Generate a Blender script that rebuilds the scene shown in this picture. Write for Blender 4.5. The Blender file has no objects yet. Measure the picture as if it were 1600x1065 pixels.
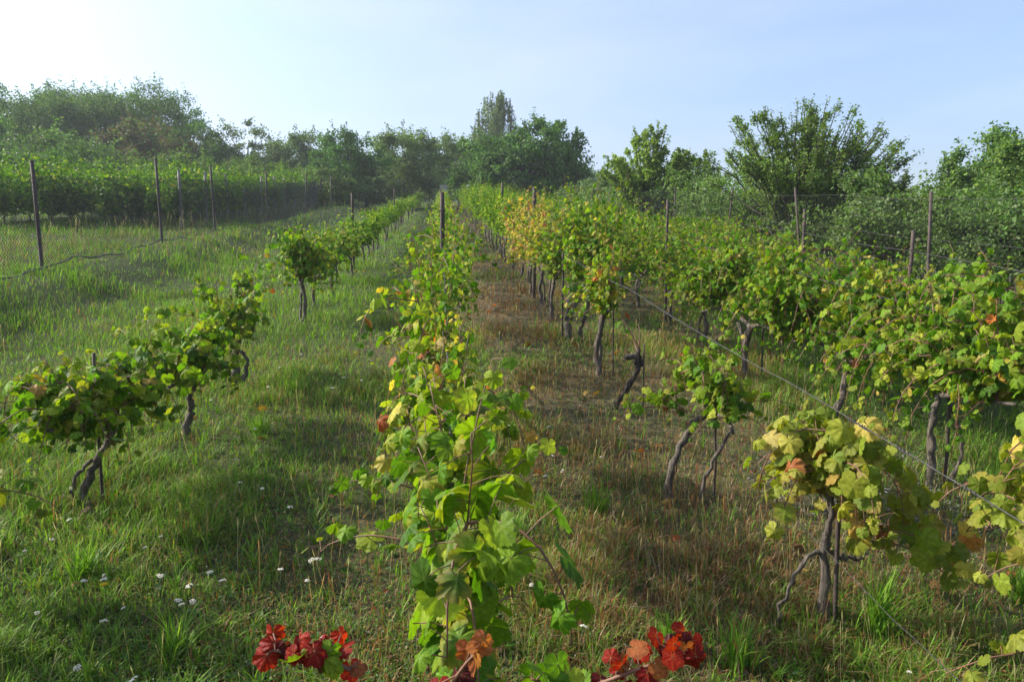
import bpy, math, numpy as np
from math import radians as R, sin, cos, tan, pi
sc = bpy.context.scene
col = sc.collection
# ------------------------------------------------------------------ camera
SLOPE = tan(R(6)); ZC = 2.06; FPX = 1140.0; YAW = R(5.4); PIT = R(6)
cd = bpy.data.cameras.new('camera'); cam = bpy.data.objects.new('camera', cd); col.objects.link(cam)
cam.location = (0, 0, ZC); cam.rotation_euler = (pi/2-PIT, 0, -YAW)
cd.sensor_width = 36; cd.lens = 36*FPX/1600; cd.clip_start = .05; cd.clip_end = 3000
sc.camera = cam
# ------------------------------------------------------------------ sky, sun, exposure
SUN_EL, SUN_AZ = 32.0, 74.0            # azimuth counted from +Y towards -X
w = bpy.data.worlds.new('World'); sc.world = w; w.use_nodes = True
nt = w.node_tree; sky = nt.nodes.new('ShaderNodeTexSky'); sky.sky_type = 'NISHITA'; sky.sun_disc = False
sky.sun_elevation = R(SUN_EL); sky.sun_rotation = R(-SUN_AZ); sky.air_density = 1.0; sky.dust_density = 4.5; sky.ozone_density = 6.0
wc = nt.nodes.new('ShaderNodeTexCoord'); wm = nt.nodes.new('ShaderNodeMapping'); wm.inputs['Scale'].default_value = (1.2, 1.2, 5.0); wm.inputs['Rotation'].default_value = (0, R(12), 0)
wn = nt.nodes.new('ShaderNodeTexNoise'); wn.inputs['Scale'].default_value = 1.7; wn.inputs['Detail'].default_value = 5; wr = nt.nodes.new('ShaderNodeMapRange')
for k_, v_ in ((1, .33), (2, .70), (3, .18), (4, .46)): wr.inputs[k_].default_value = v_
wx = nt.nodes.new('ShaderNodeMix'); wx.data_type = 'RGBA'; wx.inputs[7].default_value = (3.2, 3.3, 3.6, 1)
nt.links.new(wc.outputs['Generated'], wm.inputs[0]); nt.links.new(wm.outputs[0], wn.inputs['Vector']); nt.links.new(wn.outputs[0], wr.inputs[0]); nt.links.new(wr.outputs[0], wx.inputs[0])
nt.links.new(sky.outputs[0], wx.inputs[6]); nt.links.new(wx.outputs[2], nt.nodes['Background'].inputs[0]); nt.nodes['Background'].inputs[1].default_value = .15
sl = bpy.data.lights.new('sun', 'SUN'); so = bpy.data.objects.new('sun', sl); col.objects.link(so)
sl.energy = 4.0; sl.angle = R(.6); sl.color = (1, .93, .82)
so.rotation_euler = (pi/2-R(SUN_EL), 0, R(SUN_AZ)+pi); 
sc.view_settings.view_transform = 'Standard'; sc.view_settings.look = 'None'; sc.view_settings.gamma = 1
sc.view_settings.exposure = 1.1
sc.cycles.use_denoising = True
sc.cycles.max_bounces = 6; sc.cycles.diffuse_bounces = 3; sc.cycles.transmission_bounces = 3; sc.cycles.volume_bounces = 0
# ------------------------------------------------------------------ terrain
def sm(a, b, x):
    t = np.clip((x-a)/(b-a), 0, 1); return t*t*(3-2*t)
_rw = np.random.default_rng(5)
_wv = [(10**_rw.uniform(-.5, .9), _rw.uniform(0, 2*pi), _rw.uniform(0, 2*pi)) for _ in range(26)]
def fbm(x, y, s=1.0, o=0):
    """smooth pseudo-noise about 0, roughly -1..1"""
    v = 0
    for i in range(9):
        k, a, p = _wv[(i+o*5) % 26]; k = .6*1.55**i*s; a = a+o
        v = v + np.sin(k*(x*cos(a)+y*sin(a))+p+1.7*np.sin(k*.43*(x*sin(a)-y*cos(a))+p*2))/1.32**i
    return v/2.6
def terr(x, y):
    x = np.asarray(x, float); y = np.asarray(y, float)
    yy = np.where(y > 95, 95+12*(1-np.exp(-np.maximum(y-95, 0)/12)), y)
    yy = np.where(yy < -20, -20, yy)
    z = SLOPE*yy - .05*sm(-3.6, -5.2, x) + .43*sm(-5.6, -7.2, x)
    z = z + .02*fbm(x*.6, y*.6, 1, 1) + .05*sm(-5, -7, x)*fbm(x*.3, y*.3, 1, 2)
    return z
def ray(px, py):
    r = np.array([cos(YAW), -sin(YAW), 0]); fw = np.array([sin(YAW)*cos(PIT), cos(YAW)*cos(PIT), -sin(PIT)]); up = np.cross(r, fw)
    return fw+r*(px-800)/FPX-up*(py-532.5)/FPX
def far(px, dist, py=None):
    """ground point seen in the direction of a column of the photograph at a distance; with py also the height of a top there"""
    d = ray(px, 412); n = math.hypot(d[0], d[1]); x, y = d[0]/n*dist, d[1]/n*dist; g = float(terr(x, y))
    if py is None: return x, y, g
    d = ray(px, py); n = math.hypot(d[0], d[1]); return x, y, g, ZC+d[2]/n*dist-g
# ------------------------------------------------------------------ materials
def newmat(name):
    m = bpy.data.materials.new(name); m.use_nodes = True; return m, m.node_tree.nodes, m.node_tree.links
def foliage_mat(name, trans=.35, rough=.5, veins=False, spec=.35, tint=(1.15, 1.25, .55)):
    m, n, l = newmat(name); b = n['Principled BSDF']; out = n['Material Output']
    a = n.new('ShaderNodeAttribute'); a.attribute_name = 'Col'; c = a.outputs['Color']
    if veins:
        u = n.new('ShaderNodeAttribute'); u.attribute_name = 'luv'; s = n.new('ShaderNodeSeparateXYZ'); l.new(u.outputs['Vector'], s.inputs[0])
        def mth(op, *ins):
            k = n.new('ShaderNodeMath'); k.operation = op
            for i, v in enumerate(ins):
                if isinstance(v, (int, float)): k.inputs[i].default_value = v
                else: l.new(v, k.inputs[i])
            return k.outputs[0]
        ang = mth('ARCTAN2', s.outputs[0], s.outputs[1]); r = mth('SQRT', mth('ADD', mth('MULTIPLY', s.outputs[0], s.outputs[0]), mth('MULTIPLY', s.outputs[1], s.outputs[1])))
        d = mth('MULTIPLY', r, mth('SINE', mth('PINGPONG', ang, .475)))
        v1 = mth('LESS_THAN', d, mth('SUBTRACT', .028, mth('MULTIPLY', r, .018)))
        # side veins: stripes that leave the main veins at a slant
        st = mth('PINGPONG', mth('SUBTRACT', r, mth('MULTIPLY', d, .9)), .085); v2 = mth('MULTIPLY', mth('LESS_THAN', st, .009), .45)
        v = mth('MULTIPLY', mth('MAXIMUM', v1, v2), .4)
        nz = n.new('ShaderNodeTexNoise'); nz.inputs['Scale'].default_value = 5; l.new(u.outputs['Vector'], nz.inputs['Vector'])
        mx = n.new('ShaderNodeMix'); mx.data_type = 'RGBA'; l.new(v, mx.inputs[0]); l.new(c, mx.inputs[6])
        br = n.new('ShaderNodeMix'); br.data_type = 'RGBA'; br.blend_type = 'ADD'; br.inputs[0].default_value = 1; l.new(c, br.inputs[6]); br.inputs[7].default_value = (.12, .13, .03, 1)
        l.new(br.outputs[2], mx.inputs[7]); c = mx.outputs[2]
        nz.inputs['Detail'].default_value = 5; n2 = n.new('ShaderNodeTexNoise'); n2.inputs['Scale'].default_value = 2.2; n2.inputs['Detail'].default_value = 6; n2.inputs['Roughness'].default_value = .7; l.new(u.outputs['Vector'], n2.inputs['Vector'])
        rm = n.new('ShaderNodeMapRange'); rm.inputs[1].default_value = .60; rm.inputs[2].default_value = .70; rm.inputs[4].default_value = .65; l.new(n2.outputs[0], rm.inputs[0])
        bm = n.new('ShaderNodeMix'); bm.data_type = 'RGBA'; l.new(rm.outputs[0], bm.inputs[0]); l.new(c, bm.inputs[6]); bm.inputs[7].default_value = (.16, .10, .03, 1); c = bm.outputs[2]
        vm = n.new('ShaderNodeMapRange'); vm.inputs[1].default_value = .3; vm.inputs[2].default_value = .7; vm.inputs[3].default_value = .75; vm.inputs[4].default_value = 1.25; l.new(nz.outputs[0], vm.inputs[0])
        mm_ = n.new('ShaderNodeMix'); mm_.data_type = 'RGBA'; mm_.blend_type = 'MULTIPLY'; mm_.inputs[0].default_value = 1; l.new(c, mm_.inputs[6]); l.new(vm.outputs[0], mm_.inputs[7]); c = mm_.outputs[2]
        bp = n.new('ShaderNodeBump'); bp.inputs['Strength'].default_value = .5; bp.inputs['Distance'].default_value = .004
        hh = mth('ADD', mth('MULTIPLY', v, -1.0), nz.outputs[0]); l.new(hh, bp.inputs['Height']); l.new(bp.outputs[0], b.inputs['Normal'])
    l.new(c, b.inputs['Base Color']); b.inputs['Roughness'].default_value = rough; b.inputs['Specular IOR Level'].default_value = spec
    t = n.new('ShaderNodeBsdfTranslucent'); g = n.new('ShaderNodeMix'); g.data_type = 'RGBA'; g.blend_type = 'MULTIPLY'; g.inputs[0].default_value = 1
    l.new(c, g.inputs[6]); g.inputs[7].default_value = (*tint, 1); g.clamp_result = False; l.new(g.outputs[2], t.inputs[0])
    x = n.new('ShaderNodeMixShader'); x.inputs[0].default_value = trans; l.new(b.outputs[0], x.inputs[1]); l.new(t.outputs[0], x.inputs[2]); l.new(x.outputs[0], out.inputs[0])
    return m
def noise_mat(name, c1, c2, scale=8, rough=.9, bump=.4, dist=.01, metallic=0, stretch=(1, 1, 1), detail=6):
    m, n, l = newmat(name); b = n['Principled BSDF']; tc = n.new('ShaderNodeTexCoord'); mp = n.new('ShaderNodeMapping'); mp.inputs['Scale'].default_value = stretch
    nz = n.new('ShaderNodeTexNoise'); nz.inputs['Scale'].default_value = scale; nz.inputs['Detail'].default_value = detail; nz.inputs['Roughness'].default_value = .65
    l.new(tc.outputs['Object'], mp.inputs[0]); l.new(mp.outputs[0], nz.inputs['Vector'])
    cr = n.new('ShaderNodeValToRGB'); cr.color_ramp.elements[0].position = .32; cr.color_ramp.elements[1].position = .68
    cr.color_ramp.elements[0].color = (*c1, 1); cr.color_ramp.elements[1].color = (*c2, 1)
    l.new(nz.outputs[0], cr.inputs[0]); l.new(cr.outputs[0], b.inputs['Base Color']); b.inputs['Roughness'].default_value = rough; b.inputs['Metallic'].default_value = metallic
    bp = n.new('ShaderNodeBump'); bp.inputs['Strength'].default_value = bump; bp.inputs['Distance'].default_value = dist; l.new(nz.outputs[0], bp.inputs['Height']); l.new(bp.outputs[0], b.inputs['Normal'])
    return m
M_NEAR = foliage_mat('grape_leaf_veined', .45, .5, True, .16, tint=(1.15, 1.25, .35))
M_LEAF = foliage_mat('grape_leaf', .45, .55, spec=.14, tint=(1.15, 1.25, .35))
M_TREE = foliage_mat('tree_leaf', .4, .55, spec=.25)
M_GRASS = foliage_mat('grass_blade', .42, .55, spec=.25, tint=(1.1, 1.15, .6))
M_PETAL = foliage_mat('petal', .25, .7, spec=.1, tint=(1, 1, 1))
M_BARK = noise_mat('vine_bark', (.02, .016, .013), (.20, .165, .13), 42, .95, 1, .035, stretch=(1, 1, .14), detail=9)
M_CANE = noise_mat('cane', (.10, .045, .025), (.21, .10, .05), 20, .6, .3, .002)
M_TBARK = noise_mat('tree_bark', (.03, .026, .02), (.10, .085, .07), 6, .95, .8, .03)
M_RUST = noise_mat('rusty_metal', (.022, .018, .016), (.075, .05, .038), 14, .8, .4, .004)
M_CONC = noise_mat('concrete', (.12, .115, .10), (.20, .19, .17), 8, .95, .4, .006)
M_WIRE = noise_mat('wire', (.025, .023, .021), (.075, .07, .065), 60, .9, .3, .001, 0)
M_DWIRE = noise_mat('dark_wire', (.03, .028, .026), (.09, .08, .075), 20, .8, .3, .002)
M_WOOD = noise_mat('wood', (.12, .09, .065), (.25, .20, .15), 12, .9, .5, .004, stretch=(1, 1, .2))
M_PALE = noise_mat('pale_stone', (.38, .36, .33), (.55, .53, .5), 9, .9, .4, .004)
M_STONE = noise_mat('pebble', (.09, .10, .08), (.18, .19, .16), 15, .9, .4, .003)
# ------------------------------------------------------------------ mesh helpers
def tag(o, label=None, cat=None, group=None, kind=None):
    for k, v in (('label', label), ('category', cat), ('group', group), ('kind', kind)):
        if v: o[k] = v
    return o
def link(name, me, parent=None):
    o = bpy.data.objects.new(name, me); col.objects.link(o)
    if parent is not None: o.parent = parent
    return o
def empty(name, loc, label=None, cat=None, group=None, rz=0):
    o = bpy.data.objects.new(name, None); o.location = [float(v) for v in loc]; o.rotation_euler = (0, 0, rz); col.objects.link(o); o.empty_display_size = .2
    return tag(o, label, cat, group)
def mesh(name, V, F, mat, C=None, U=None, smooth=False):
    """V (n,3); F (m,k) array, or a list of such arrays"""
    me = bpy.data.meshes.new(name); V = np.asarray(V, np.float32); Fs = F if isinstance(F, list) else [F]
    Fs = [np.asarray(f, np.int32) for f in Fs if len(f)]
    me.vertices.add(len(V)); me.vertices.foreach_set('co', V.ravel())
    li = np.concatenate([f.ravel() for f in Fs]); ct = np.concatenate([np.full(len(f), f.shape[1]) for f in Fs]); st = np.concatenate([[0], np.cumsum(ct)[:-1]])
    me.loops.add(len(li)); me.loops.foreach_set('vertex_index', li)
    me.polygons.add(len(ct)); me.polygons.foreach_set('loop_start', st.astype(np.int32))
    me.update(calc_edges=True)
    me.polygons.foreach_set('use_smooth', np.full(len(ct), bool(smooth)))
    if C is not None:
        a = me.attributes.new('Col', 'FLOAT_COLOR', 'POINT'); c4 = np.ones((len(V), 4), np.float32); c4[:, :3] = np.clip(C, 0, 1); a.data.foreach_set('color', c4.ravel())
    if U is not None:
        a = me.attributes.new('luv', 'FLOAT_VECTOR', 'POINT'); a.data.foreach_set('vector', np.asarray(U, np.float32).ravel())
    me.materials.append(mat); me.validate(); return me
class MB:
    def __init__(s): s.V = []; s.F = {3: [], 4: []}; s.n = 0
    def add(s, V, F):
        F = np.asarray(F); s.F[F.shape[1]].append(F+s.n); s.V.append(np.asarray(V, float)); s.n += len(V)
    def tube(s, P, rad, k=7, rough=0, rng=None, cap=True):
        P = np.asarray(P, float); n = len(P); rad = np.broadcast_to(np.asarray(rad, float), (n,)).copy()
        T = np.gradient(P, axis=0); T /= np.linalg.norm(T, axis=1)[:, None]+1e-9
        ref = np.array([0, 0, 1.]) if abs(T[:, 2]).mean() < .8 else np.array([1., 0, 0])
        A = np.cross(T, ref); A /= np.linalg.norm(A, axis=1)[:, None]+1e-9; B = np.cross(T, A)
        th = np.arange(k)*2*pi/k; rr = rad[:, None]*np.ones(k)
        if rough: rr = rr*(1+rough*rng.uniform(-1, 1, rr.shape))
        V = P[:, None]+rr[..., None]*(A[:, None]*np.cos(th)[None, :, None]+B[:, None]*np.sin(th)[None, :, None])
        i = np.arange(n-1)[:, None]*k; j = np.arange(k)[None]; j2 = (j+1) % k
        F = np.stack([i+j, i+j2, i+k+j2, i+k+j], -1).reshape(-1, 4); s.add(V.reshape(-1, 3), F)
        if cap:
            q = s.n-n*k
            for base, cc in ((q, P[0]), (q+(n-1)*k, P[-1])):
                s.V.append(cc[None]); ci = s.n; s.n += 1
                s.F[3].append(np.stack([base+np.arange(k), base+(np.arange(k)+1) % k, np.full(k, ci)], 1))
    def box(s, x0, x1, y0, y1, z0, z1):
        V = np.array([[x, y, z] for z in (z0, z1) for x, y in ((x0, y0), (x1, y0), (x1, y1), (x0, y1))], float)
        s.add(V, [[0, 3, 2, 1], [4, 5, 6, 7], [0, 1, 5, 4], [1, 2, 6, 5], [2, 3, 7, 6], [3, 0, 4, 7]])
    def mesh(s, name, mat, smooth=True):
        F = [np.concatenate(f) for f in s.F.values() if f]; return mesh(name, np.concatenate(s.V), F, mat, smooth=smooth)
def unit(v): return v/(np.linalg.norm(v, axis=-1, keepdims=True)+1e-9)
# ---- leaf templates: (verts, faces, edge weight)
_half = [(0, 1.0), (9, .92), (15, .94), (24, .84), (33, .77), (40, .83), (50, .95), (58, .88), (66, .90), (78, .79), (90, .70), (99, .77), (112, .85), (122, .79), (134, .80), (148, .71), (162, .66), (172, .40), (180, .08)]
def outline(sel):
    pts = [_half[i] for i in sel]; full = pts+[(360-a, r) for a, r in pts[::-1] if 0 < a < 180]
    return np.array([(r*sin(R(a)), r*cos(R(a))) for a, r in full])
def shape_z(xy):
    r = np.linalg.norm(xy, axis=1); a = np.arctan2(xy[:, 0], xy[:, 1])
    return -.28*r*r-.10*np.abs(xy[:, 0])+.07*r*np.sin(5*a+.7)+.05*r*np.cos(9*a)
def leaf_near():
    a_ = np.linspace(0, 180, 31)[:-1]; r_ = np.interp(a_, [q[0] for q in _half], [q[1] for q in _half])*(1+.045*np.where(np.arange(30) % 2, -1, 1)*(a_ < 165)); r_[0] = 1.03
    pts = list(zip(a_, r_))+[(180, .07)]; full = pts+[(360-a, q) for a, q in pts[::-1] if 0 < a < 180]; o = np.array([(q*sin(R(a)), q*cos(R(a))) for a, q in full]); k = len(o); m = o*.55; xy = np.concatenate([[[0, 0]], m, o]); V = np.c_[xy, shape_z(xy)]
    j = np.arange(k); j2 = (j+1) % k
    F = np.concatenate([np.stack([0*j, 1+j, 1+j2], 1), np.stack([1+j, 1+k+j, 1+k+j2], 1), np.stack([1+j, 1+k+j2, 1+j2], 1)])
    e = np.r_[0, np.full(k, .25), np.ones(k)]; return V, F, e
def leaf_fan(sel):
    o = outline(sel); k = len(o); xy = np.concatenate([[[0, 0]], o]); V = np.c_[xy, shape_z(xy)]; j = np.arange(k)
    return V, np.stack([0*j, 1+j, 1+(j+1) % k], 1), np.r_[0, np.ones(k)]
L_NEAR = leaf_near(); L_MID = leaf_fan([0, 3, 4, 6, 8, 10, 12, 15, 18]); L_FAR = leaf_fan([0, 4, 6, 12, 18])
_d = np.array([[0, -.5, 0], [.42, 0, .12], [0, .62, -.1], [-.42, 0, .12]]); L_DIA = (_d, np.array([[0, 1, 2], [0, 2, 3]]), np.array([0, .5, 1, .5]))
def leaf_arrays(P, N, T, S, C, tpl, rng, E=None, curl=.75):
    Vt, Ft, e = tpl; n = len(P); N = unit(N); T = unit(T-N*(T*N).sum(1, keepdims=True)); X = np.cross(T, N)
    cz = rng.uniform(1-curl, 1+curl*1.6, n)
    V = P[:, None]+S[:, None, None]*(Vt[None, :, 0, None]*X[:, None]+Vt[None, :, 1, None]*T[:, None]+(Vt[None, :, 2]*cz[:, None])[..., None]*N[:, None])
    F = Ft[None]+(np.arange(n)*len(Vt))[:, None, None]
    if E is None: CC = np.repeat(C[:, None], len(Vt), 1)
    else: CC = C[:, None]*(1-e[None, :, None])+E[:, None]*e[None, :, None]
    U = np.tile(np.c_[Vt[:, :2], np.zeros(len(Vt))], (n, 1, 1)); U[:, :, 2] = rng.uniform(0, 20, n)[:, None]
    return V.reshape(-1, 3), F.reshape(-1, 3), CC.reshape(-1, 3), U.reshape(-1, 3)
# ------------------------------------------------------------------ vines
GREEN = [(.07, .16, .008), (.095, .20, .010), (.12, .225, .012), (.05, .12, .009)]
YGREEN = [(.16, .25, .013), (.21, .28, .016), (.12, .21, .011), (.27, .31, .03)]
YELLOW = [(.38, .33, .05), (.46, .36, .07), (.34, .29, .08), (.42, .27, .06)]
ORANGE = [(.42, .15, .03), (.36, .10, .03), (.28, .08, .03)]
RED = [(.26, .010, .008), (.34, .018, .008), (.16, .008, .012), (.10, .012, .015)]
def pick(rng, n, mix):
    """mix: list of (palette, weight)"""
    w = np.array([m[1] for m in mix], float); k = rng.choice(len(mix), n, p=w/w.sum())
    C = np.array([mix[i][0][rng.integers(len(mix[i][0]))] for i in k]); return C*rng.uniform(.82, 1.2, (n, 1))*rng.uniform(.93, 1.07, (n, 3)), k
PAL = dict(green=[(GREEN, 7), (YGREEN, 3.4), (YELLOW, .1)], bright=[(GREEN, 5.5), (YGREEN, 4.5), (YELLOW, .15), (ORANGE, .03)],
           dark=[([(.05, .11, .015), (.07, .14, .02), (.045, .09, .015)], 7), (GREEN, 3), (YGREEN, 1.5), (YELLOW, .2)], deep=[(GREEN, 9), (YGREEN, 1)], autumn=[(YELLOW, 6), (YGREEN, 3), (ORANGE, 1.0), (GREEN, 1)], tinge=[(YGREEN, 5), (GREEN, 3), (YELLOW, 1.1), (ORANGE, .3)],
           olive=[([(.17, .22, .02), (.22, .25, .025), (.13, .18, .015), (.26, .26, .035)], 9), (YELLOW, .7), (ORANGE, .35)], red=[(RED, 9), (ORANGE, 1)])
def curve(p0, d0, L, n, rng, droop=0., wob=.12, up=0.):
    P = [np.array(p0, float)]; d = unit(np.array(d0, float)); st = L/n
    for i in range(n):
        d = unit(d+rng.normal(0, wob, 3)+np.array([0, 0, up-droop*(i/n)])); P.append(P[-1]+d*st)
    return np.array(P)
def vine(loc, h=1.3, head=.6, half=.6, width=.3, shoots=10, per=16, size=.06, pal='green', lod=1, seed=0, lean=(0, 0), twin=False, thick=.03,
         droop=.25, low=0., label=None, group=None, rz=0., bias=(0, 0), extra=None, trunk_pts=None, hang=0, hl=.5):
    rng = np.random.default_rng(seed+100)
    root = empty('grapevine', loc, label, 'grapevine', group, rz)
    wood = MB(); canes = []
    k = 8 if lod < 2 else 5
    def trunk(dx, dy, hx, hy, hz, th):
        n = 9; t = np.linspace(0, 1, n)[:, None]; a = np.array([dx, dy, -.12]); b = np.array([hx, hy, hz])
        P = a+(b-a)*t; bow = rng.uniform(-.07, .07, 2)+np.array([.02, 0]); P[:, :2] += bow*np.sin(t*pi); P[1:-1] += rng.normal(0, .010, (n-2, 3))
        rad = th*(1.15-.35*t[:, 0]); rad[0] *= 1.4; rad[-1] *= 1.35; rad[-2] *= 1.15
        rad = rad*(1+.1*rng.normal(0, 1, n)); wood.tube(P, rad, k, .16 if lod < 2 else .05, rng); return P[-1]
    H = trunk(0, 0, lean[0], lean[1], head, thick) if trunk_pts is None else None
    if trunk_pts is not None:
        for pts, th in trunk_pts:
            pts = np.array(pts, float); m = 4*len(pts); s_ = np.linspace(0, len(pts)-1, m); q = np.stack([np.interp(s_, range(len(pts)), pts[:, i]) for i in range(3)], 1)
            q[1:-1] = (q[:-2]+2*q[1:-1]+q[2:])/4; q[1:-1] += rng.normal(0, .006, (m-2, 3)); rr_ = np.linspace(th*1.25, th*.85, m)*(1+.16*rng.normal(0, 1, m)); wood.tube(q, rr_, k+2, .16, rng)
        H = np.array(trunk_pts[0][0][-1], float)
    if twin: trunk(rng.uniform(-.02, .02), rng.uniform(.05, .1), lean[0]+rng.uniform(-.05, .05), lean[1]+rng.uniform(.15, .25), head+.04, thick*.6)
    arms = []
    for s in (-1, 1):
        A = curve(H, (rng.uniform(-.1, .1), s, .25), half*rng.uniform(.75, 1.1), 6, rng, .1, .1); wood.tube(A, np.linspace(thick*.75, thick*.35, 7), k-1, .12, rng); arms.append(A)
    LP, LN, LT, LS = [], [], [], []; pets = []
    def leafrun(Q, m, sz):
        s_ = np.linspace(.06, 1, m)*(len(Q)-1); i = np.minimum(s_.astype(int), len(Q)-2); f = (s_-i)[:, None]; P = Q[i]*(1-f)+Q[i+1]*f; D = unit(Q[i+1]-Q[i])
        side = unit(np.cross(D, rng.normal(0, 1, (m, 3))+np.array([0, 0, .1])))
        side[:, 2] *= .5; o = unit(side+rng.normal(0, .25, (m, 3)))
        pl = sz*rng.uniform(.7, 1.5, m)[:, None]; P2 = P+o*pl+np.array([0, 0, .02])
        if lod == 0:
            pets.append(list(zip(P, P2)))
        outw = o*np.array([1, 1, .2])+np.array([-.25, .1, .0])
        N = unit(outw*.9+np.array([0, 0, .55])+rng.normal(0, .42, (m, 3))); T = unit(outw*.6+np.array([0, 0, -.85])+rng.normal(0, .35, (m, 3)))
        grow = 1-.55*np.clip((s_/(len(Q)-1)-.7)/.3, 0, 1)
        LP.append(P2); LN.append(N); LT.append(T); LS.append(sz*rng.uniform(.6, 1.2, m)*grow)
    for j in range(shoots):
        A = arms[j % 2]; t = rng.uniform(0, 1)**.8*(len(A)-1); i = min(int(t), len(A)-2); p = A[i]+(A[i+1]-A[i])*(t-i)
        hh = (h-p[2])*rng.uniform(.5, 1.14); d = (rng.normal(bias[0], width*.9), rng.normal(bias[1], .35), 1)
        Q = curve(p, d, hh*1.12, 9, rng, droop, .10, .10); canes.append(Q); leafrun(Q, per, size)
    nl = int(shoots*.45)
    for j in range(nl):                                   # side shoots that hang
        Q0 = canes[rng.integers(len(canes))]; p = Q0[rng.integers(1, 7)]; Q = curve(p, (rng.normal(0, 1)*(.12+1.5*width), rng.normal(0, .8), .2), .38*rng.uniform(.6, 1.3), 6, rng, .5+low, .12); canes.append(Q); leafrun(Q, max(4, per//2), size*.92)
    for j in range(hang):                                 # long shoots arching over and down
        Q0 = canes[rng.integers(shoots)]; p = Q0[rng.integers(2, 8)]; a = rng.uniform(0, 2*pi); L = min(hl*rng.uniform(.7, 1.2), p[2]*.95)
        Q = curve(p, (cos(a)*(.15+1.6*width), sin(a)*.9, .15), L, 8, rng, 1.1, .10); canes.append(Q); leafrun(Q, max(5, int(per*.8)), size*.95)
    if extra:
        for (p, d, L, dr, m, *sz) in extra:
            Q = curve(p, d, L, 10, rng, dr, .06); canes.append(Q); leafrun(Q, m, sz[0] if sz else size)
    P, N, T, S = map(np.concatenate, (LP, LN, LT, LS)); n = len(P)
    C, kk = pick(rng, n, PAL[pal])
    if lod < 2:   # brown or yellowing rims on some leaves
        E = C.copy(); q = rng.uniform(0, 1, n) < .17; E[q] = C[q]*.45+np.array([.30, .20, .05])*.55
    else: E = None
    tpl = (L_NEAR, L_MID, L_FAR)[lod]
    V, F, CC, U = leaf_arrays(P, N, T, S, C, tpl, rng, E)
    link('trunk', wood.mesh('trunk', M_BARK), root)
    link('foliage', mesh('foliage', V, F, M_NEAR if lod == 0 else M_LEAF, CC, U if lod == 0 else None, smooth=lod == 0), root)
    if lod == 0:
        for Q, pp in zip(canes, pets):
            b = MB(); b.tube(Q, np.linspace(.0045, .002, len(Q)), 6)
            for a, c in pp: b.tube([a, (a+c)/2+np.array([0, 0, .006]), c], .0016, 4, cap=False)
            link('cane', b.mesh('cane', M_CANE), root)
    elif lod == 1:
        b = MB()
        for Q in canes: b.tube(Q, np.linspace(.005, .0022, len(Q)), 4, cap=False)
        link('canes', b.mesh('canes', M_CANE), root)
    return root
def copy_tree(o, parent=None):
    c = o.copy(); col.objects.link(c)
    if parent is not None: c.parent = parent
    for ch in list(o.children): copy_tree(ch, c)
    return c
def gp(x, y): return (x, y, float(terr(x, y)))
XL, XC, X1, X2, X3, X4 = -2.15, 0.02, 1.72, 3.4, 5.1, 6.9
# --- near vines, each its own shape
vine(gp(-2.25, 4.72), 1.0, .48, .8, .36, 20, 18, .060, 'bright', 0, 1, lean=(.10, .05), hang=20, hl=.62, thick=.028, droop=.35, low=.2, bias=(-.1, -.2),
     trunk_pts=[([(0, 0, -.1), (-.02, 0, .12), (.03, .02, .3), (.14, .03, .47), (.16, .04, .56)], .023), ([(0, 0, 0), (-.09, 0, .12), (-.07, 0, .26), (.04, .01, .36)], .012)],
     extra=[((.1, .0, .55), (-.55, -.75, .35), .8, .25, 14), ((.1, 0, .6), (-.8, -.6, .5), .85, .3, 15), ((.1, 0, .6), (-.9, -.2, .3), .8, .35, 14), ((.1, .1, .6), (.5, .6, .5), .55, .3, 10)],
     label='leafy green grapevine with a bent forked trunk and thin rusty rod on the left')
vine(gp(-2.38, 3.3), 1.02, .5, .6, .3, 13, 16, .062, 'green', 0, 17, thick=.028, droop=.35, hang=6, hl=.4, extra=[((.1, 0, .65), (.9, .3, .4), .6, .35, 12)], label='green grapevine cut off by the left edge, only its large leaves reaching in')
vine(gp(-2.13, 6.14), 1.0, .46, .55, .28, 16, 17, .058, 'bright', 0, 2, hang=9, hl=.45, thick=.026, droop=.35, extra=[((0, 0, .55), (-.4, -.9, .3), .6, .3, 12), ((0, 0, .55), (.2, .8, .6), .6, .2, 12)],
     trunk_pts=[([(0, 0, -.1), (.0, 0, .10), (.06, 0, .22), (.05, .0, .34), (.11, 0, .46)], .025)], label='pale green grapevine on a short twisted trunk between the forked and the looped trunks')
vine(gp(-2.12, 7.71), 1.28, .52, .75, .28, 18, 17, .056, 'bright', 0, 3, hang=9, hl=.45, thick=.03, droop=.3, extra=[((0, -.2, .6), (-.9, -.4, .6), .9, .25, 16), ((0, .3, .7), (.1, .6, 1), .75, .15, 14)],
     trunk_pts=[([(0, 0, -.1), (-.03, 0, .15), (-.03, .02, .32), (.02, 0, .5)], .035), ([(0, 0, 0), (.09, 0, .14), (.10, 0, .28), (.04, 0, .38)], .02)],
     label='yellowish green grapevine with a looped double trunk in the left row')
vine(gp(-2.15, 11.3), 1.35, .62, .4, .28, 20, 19, .06, 'green', 1, 4, hang=26, hl=.9, thick=.028, twin=True, droop=.2, low=.2, label='bushy dark green grapevine standing alone after the gap in the left row')
vine(gp(XC, 2.42), 1.28, .50, .42, .09, 14, 16, .074, 'bright', 0, 5, hang=6, hl=.5, low=.2, thick=.022, droop=.06, bias=(-.02, .1),
     extra=[((-.02, -.12, .62), (-.05, -.05, 1), .9, .0, 14, .074), ((-.05, .1, .8), (-1, .25, .35), .50, .25, 12, .06), ((-.02, .5, .85), (-1, .1, .25), .48, .2, 10, .06), ((.05, .2, .8), (.6, .2, .8), .5, .3, 10)],
     label='tall grapevine with big veined leaves on upright reddish shoots, front of the central row')
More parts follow.
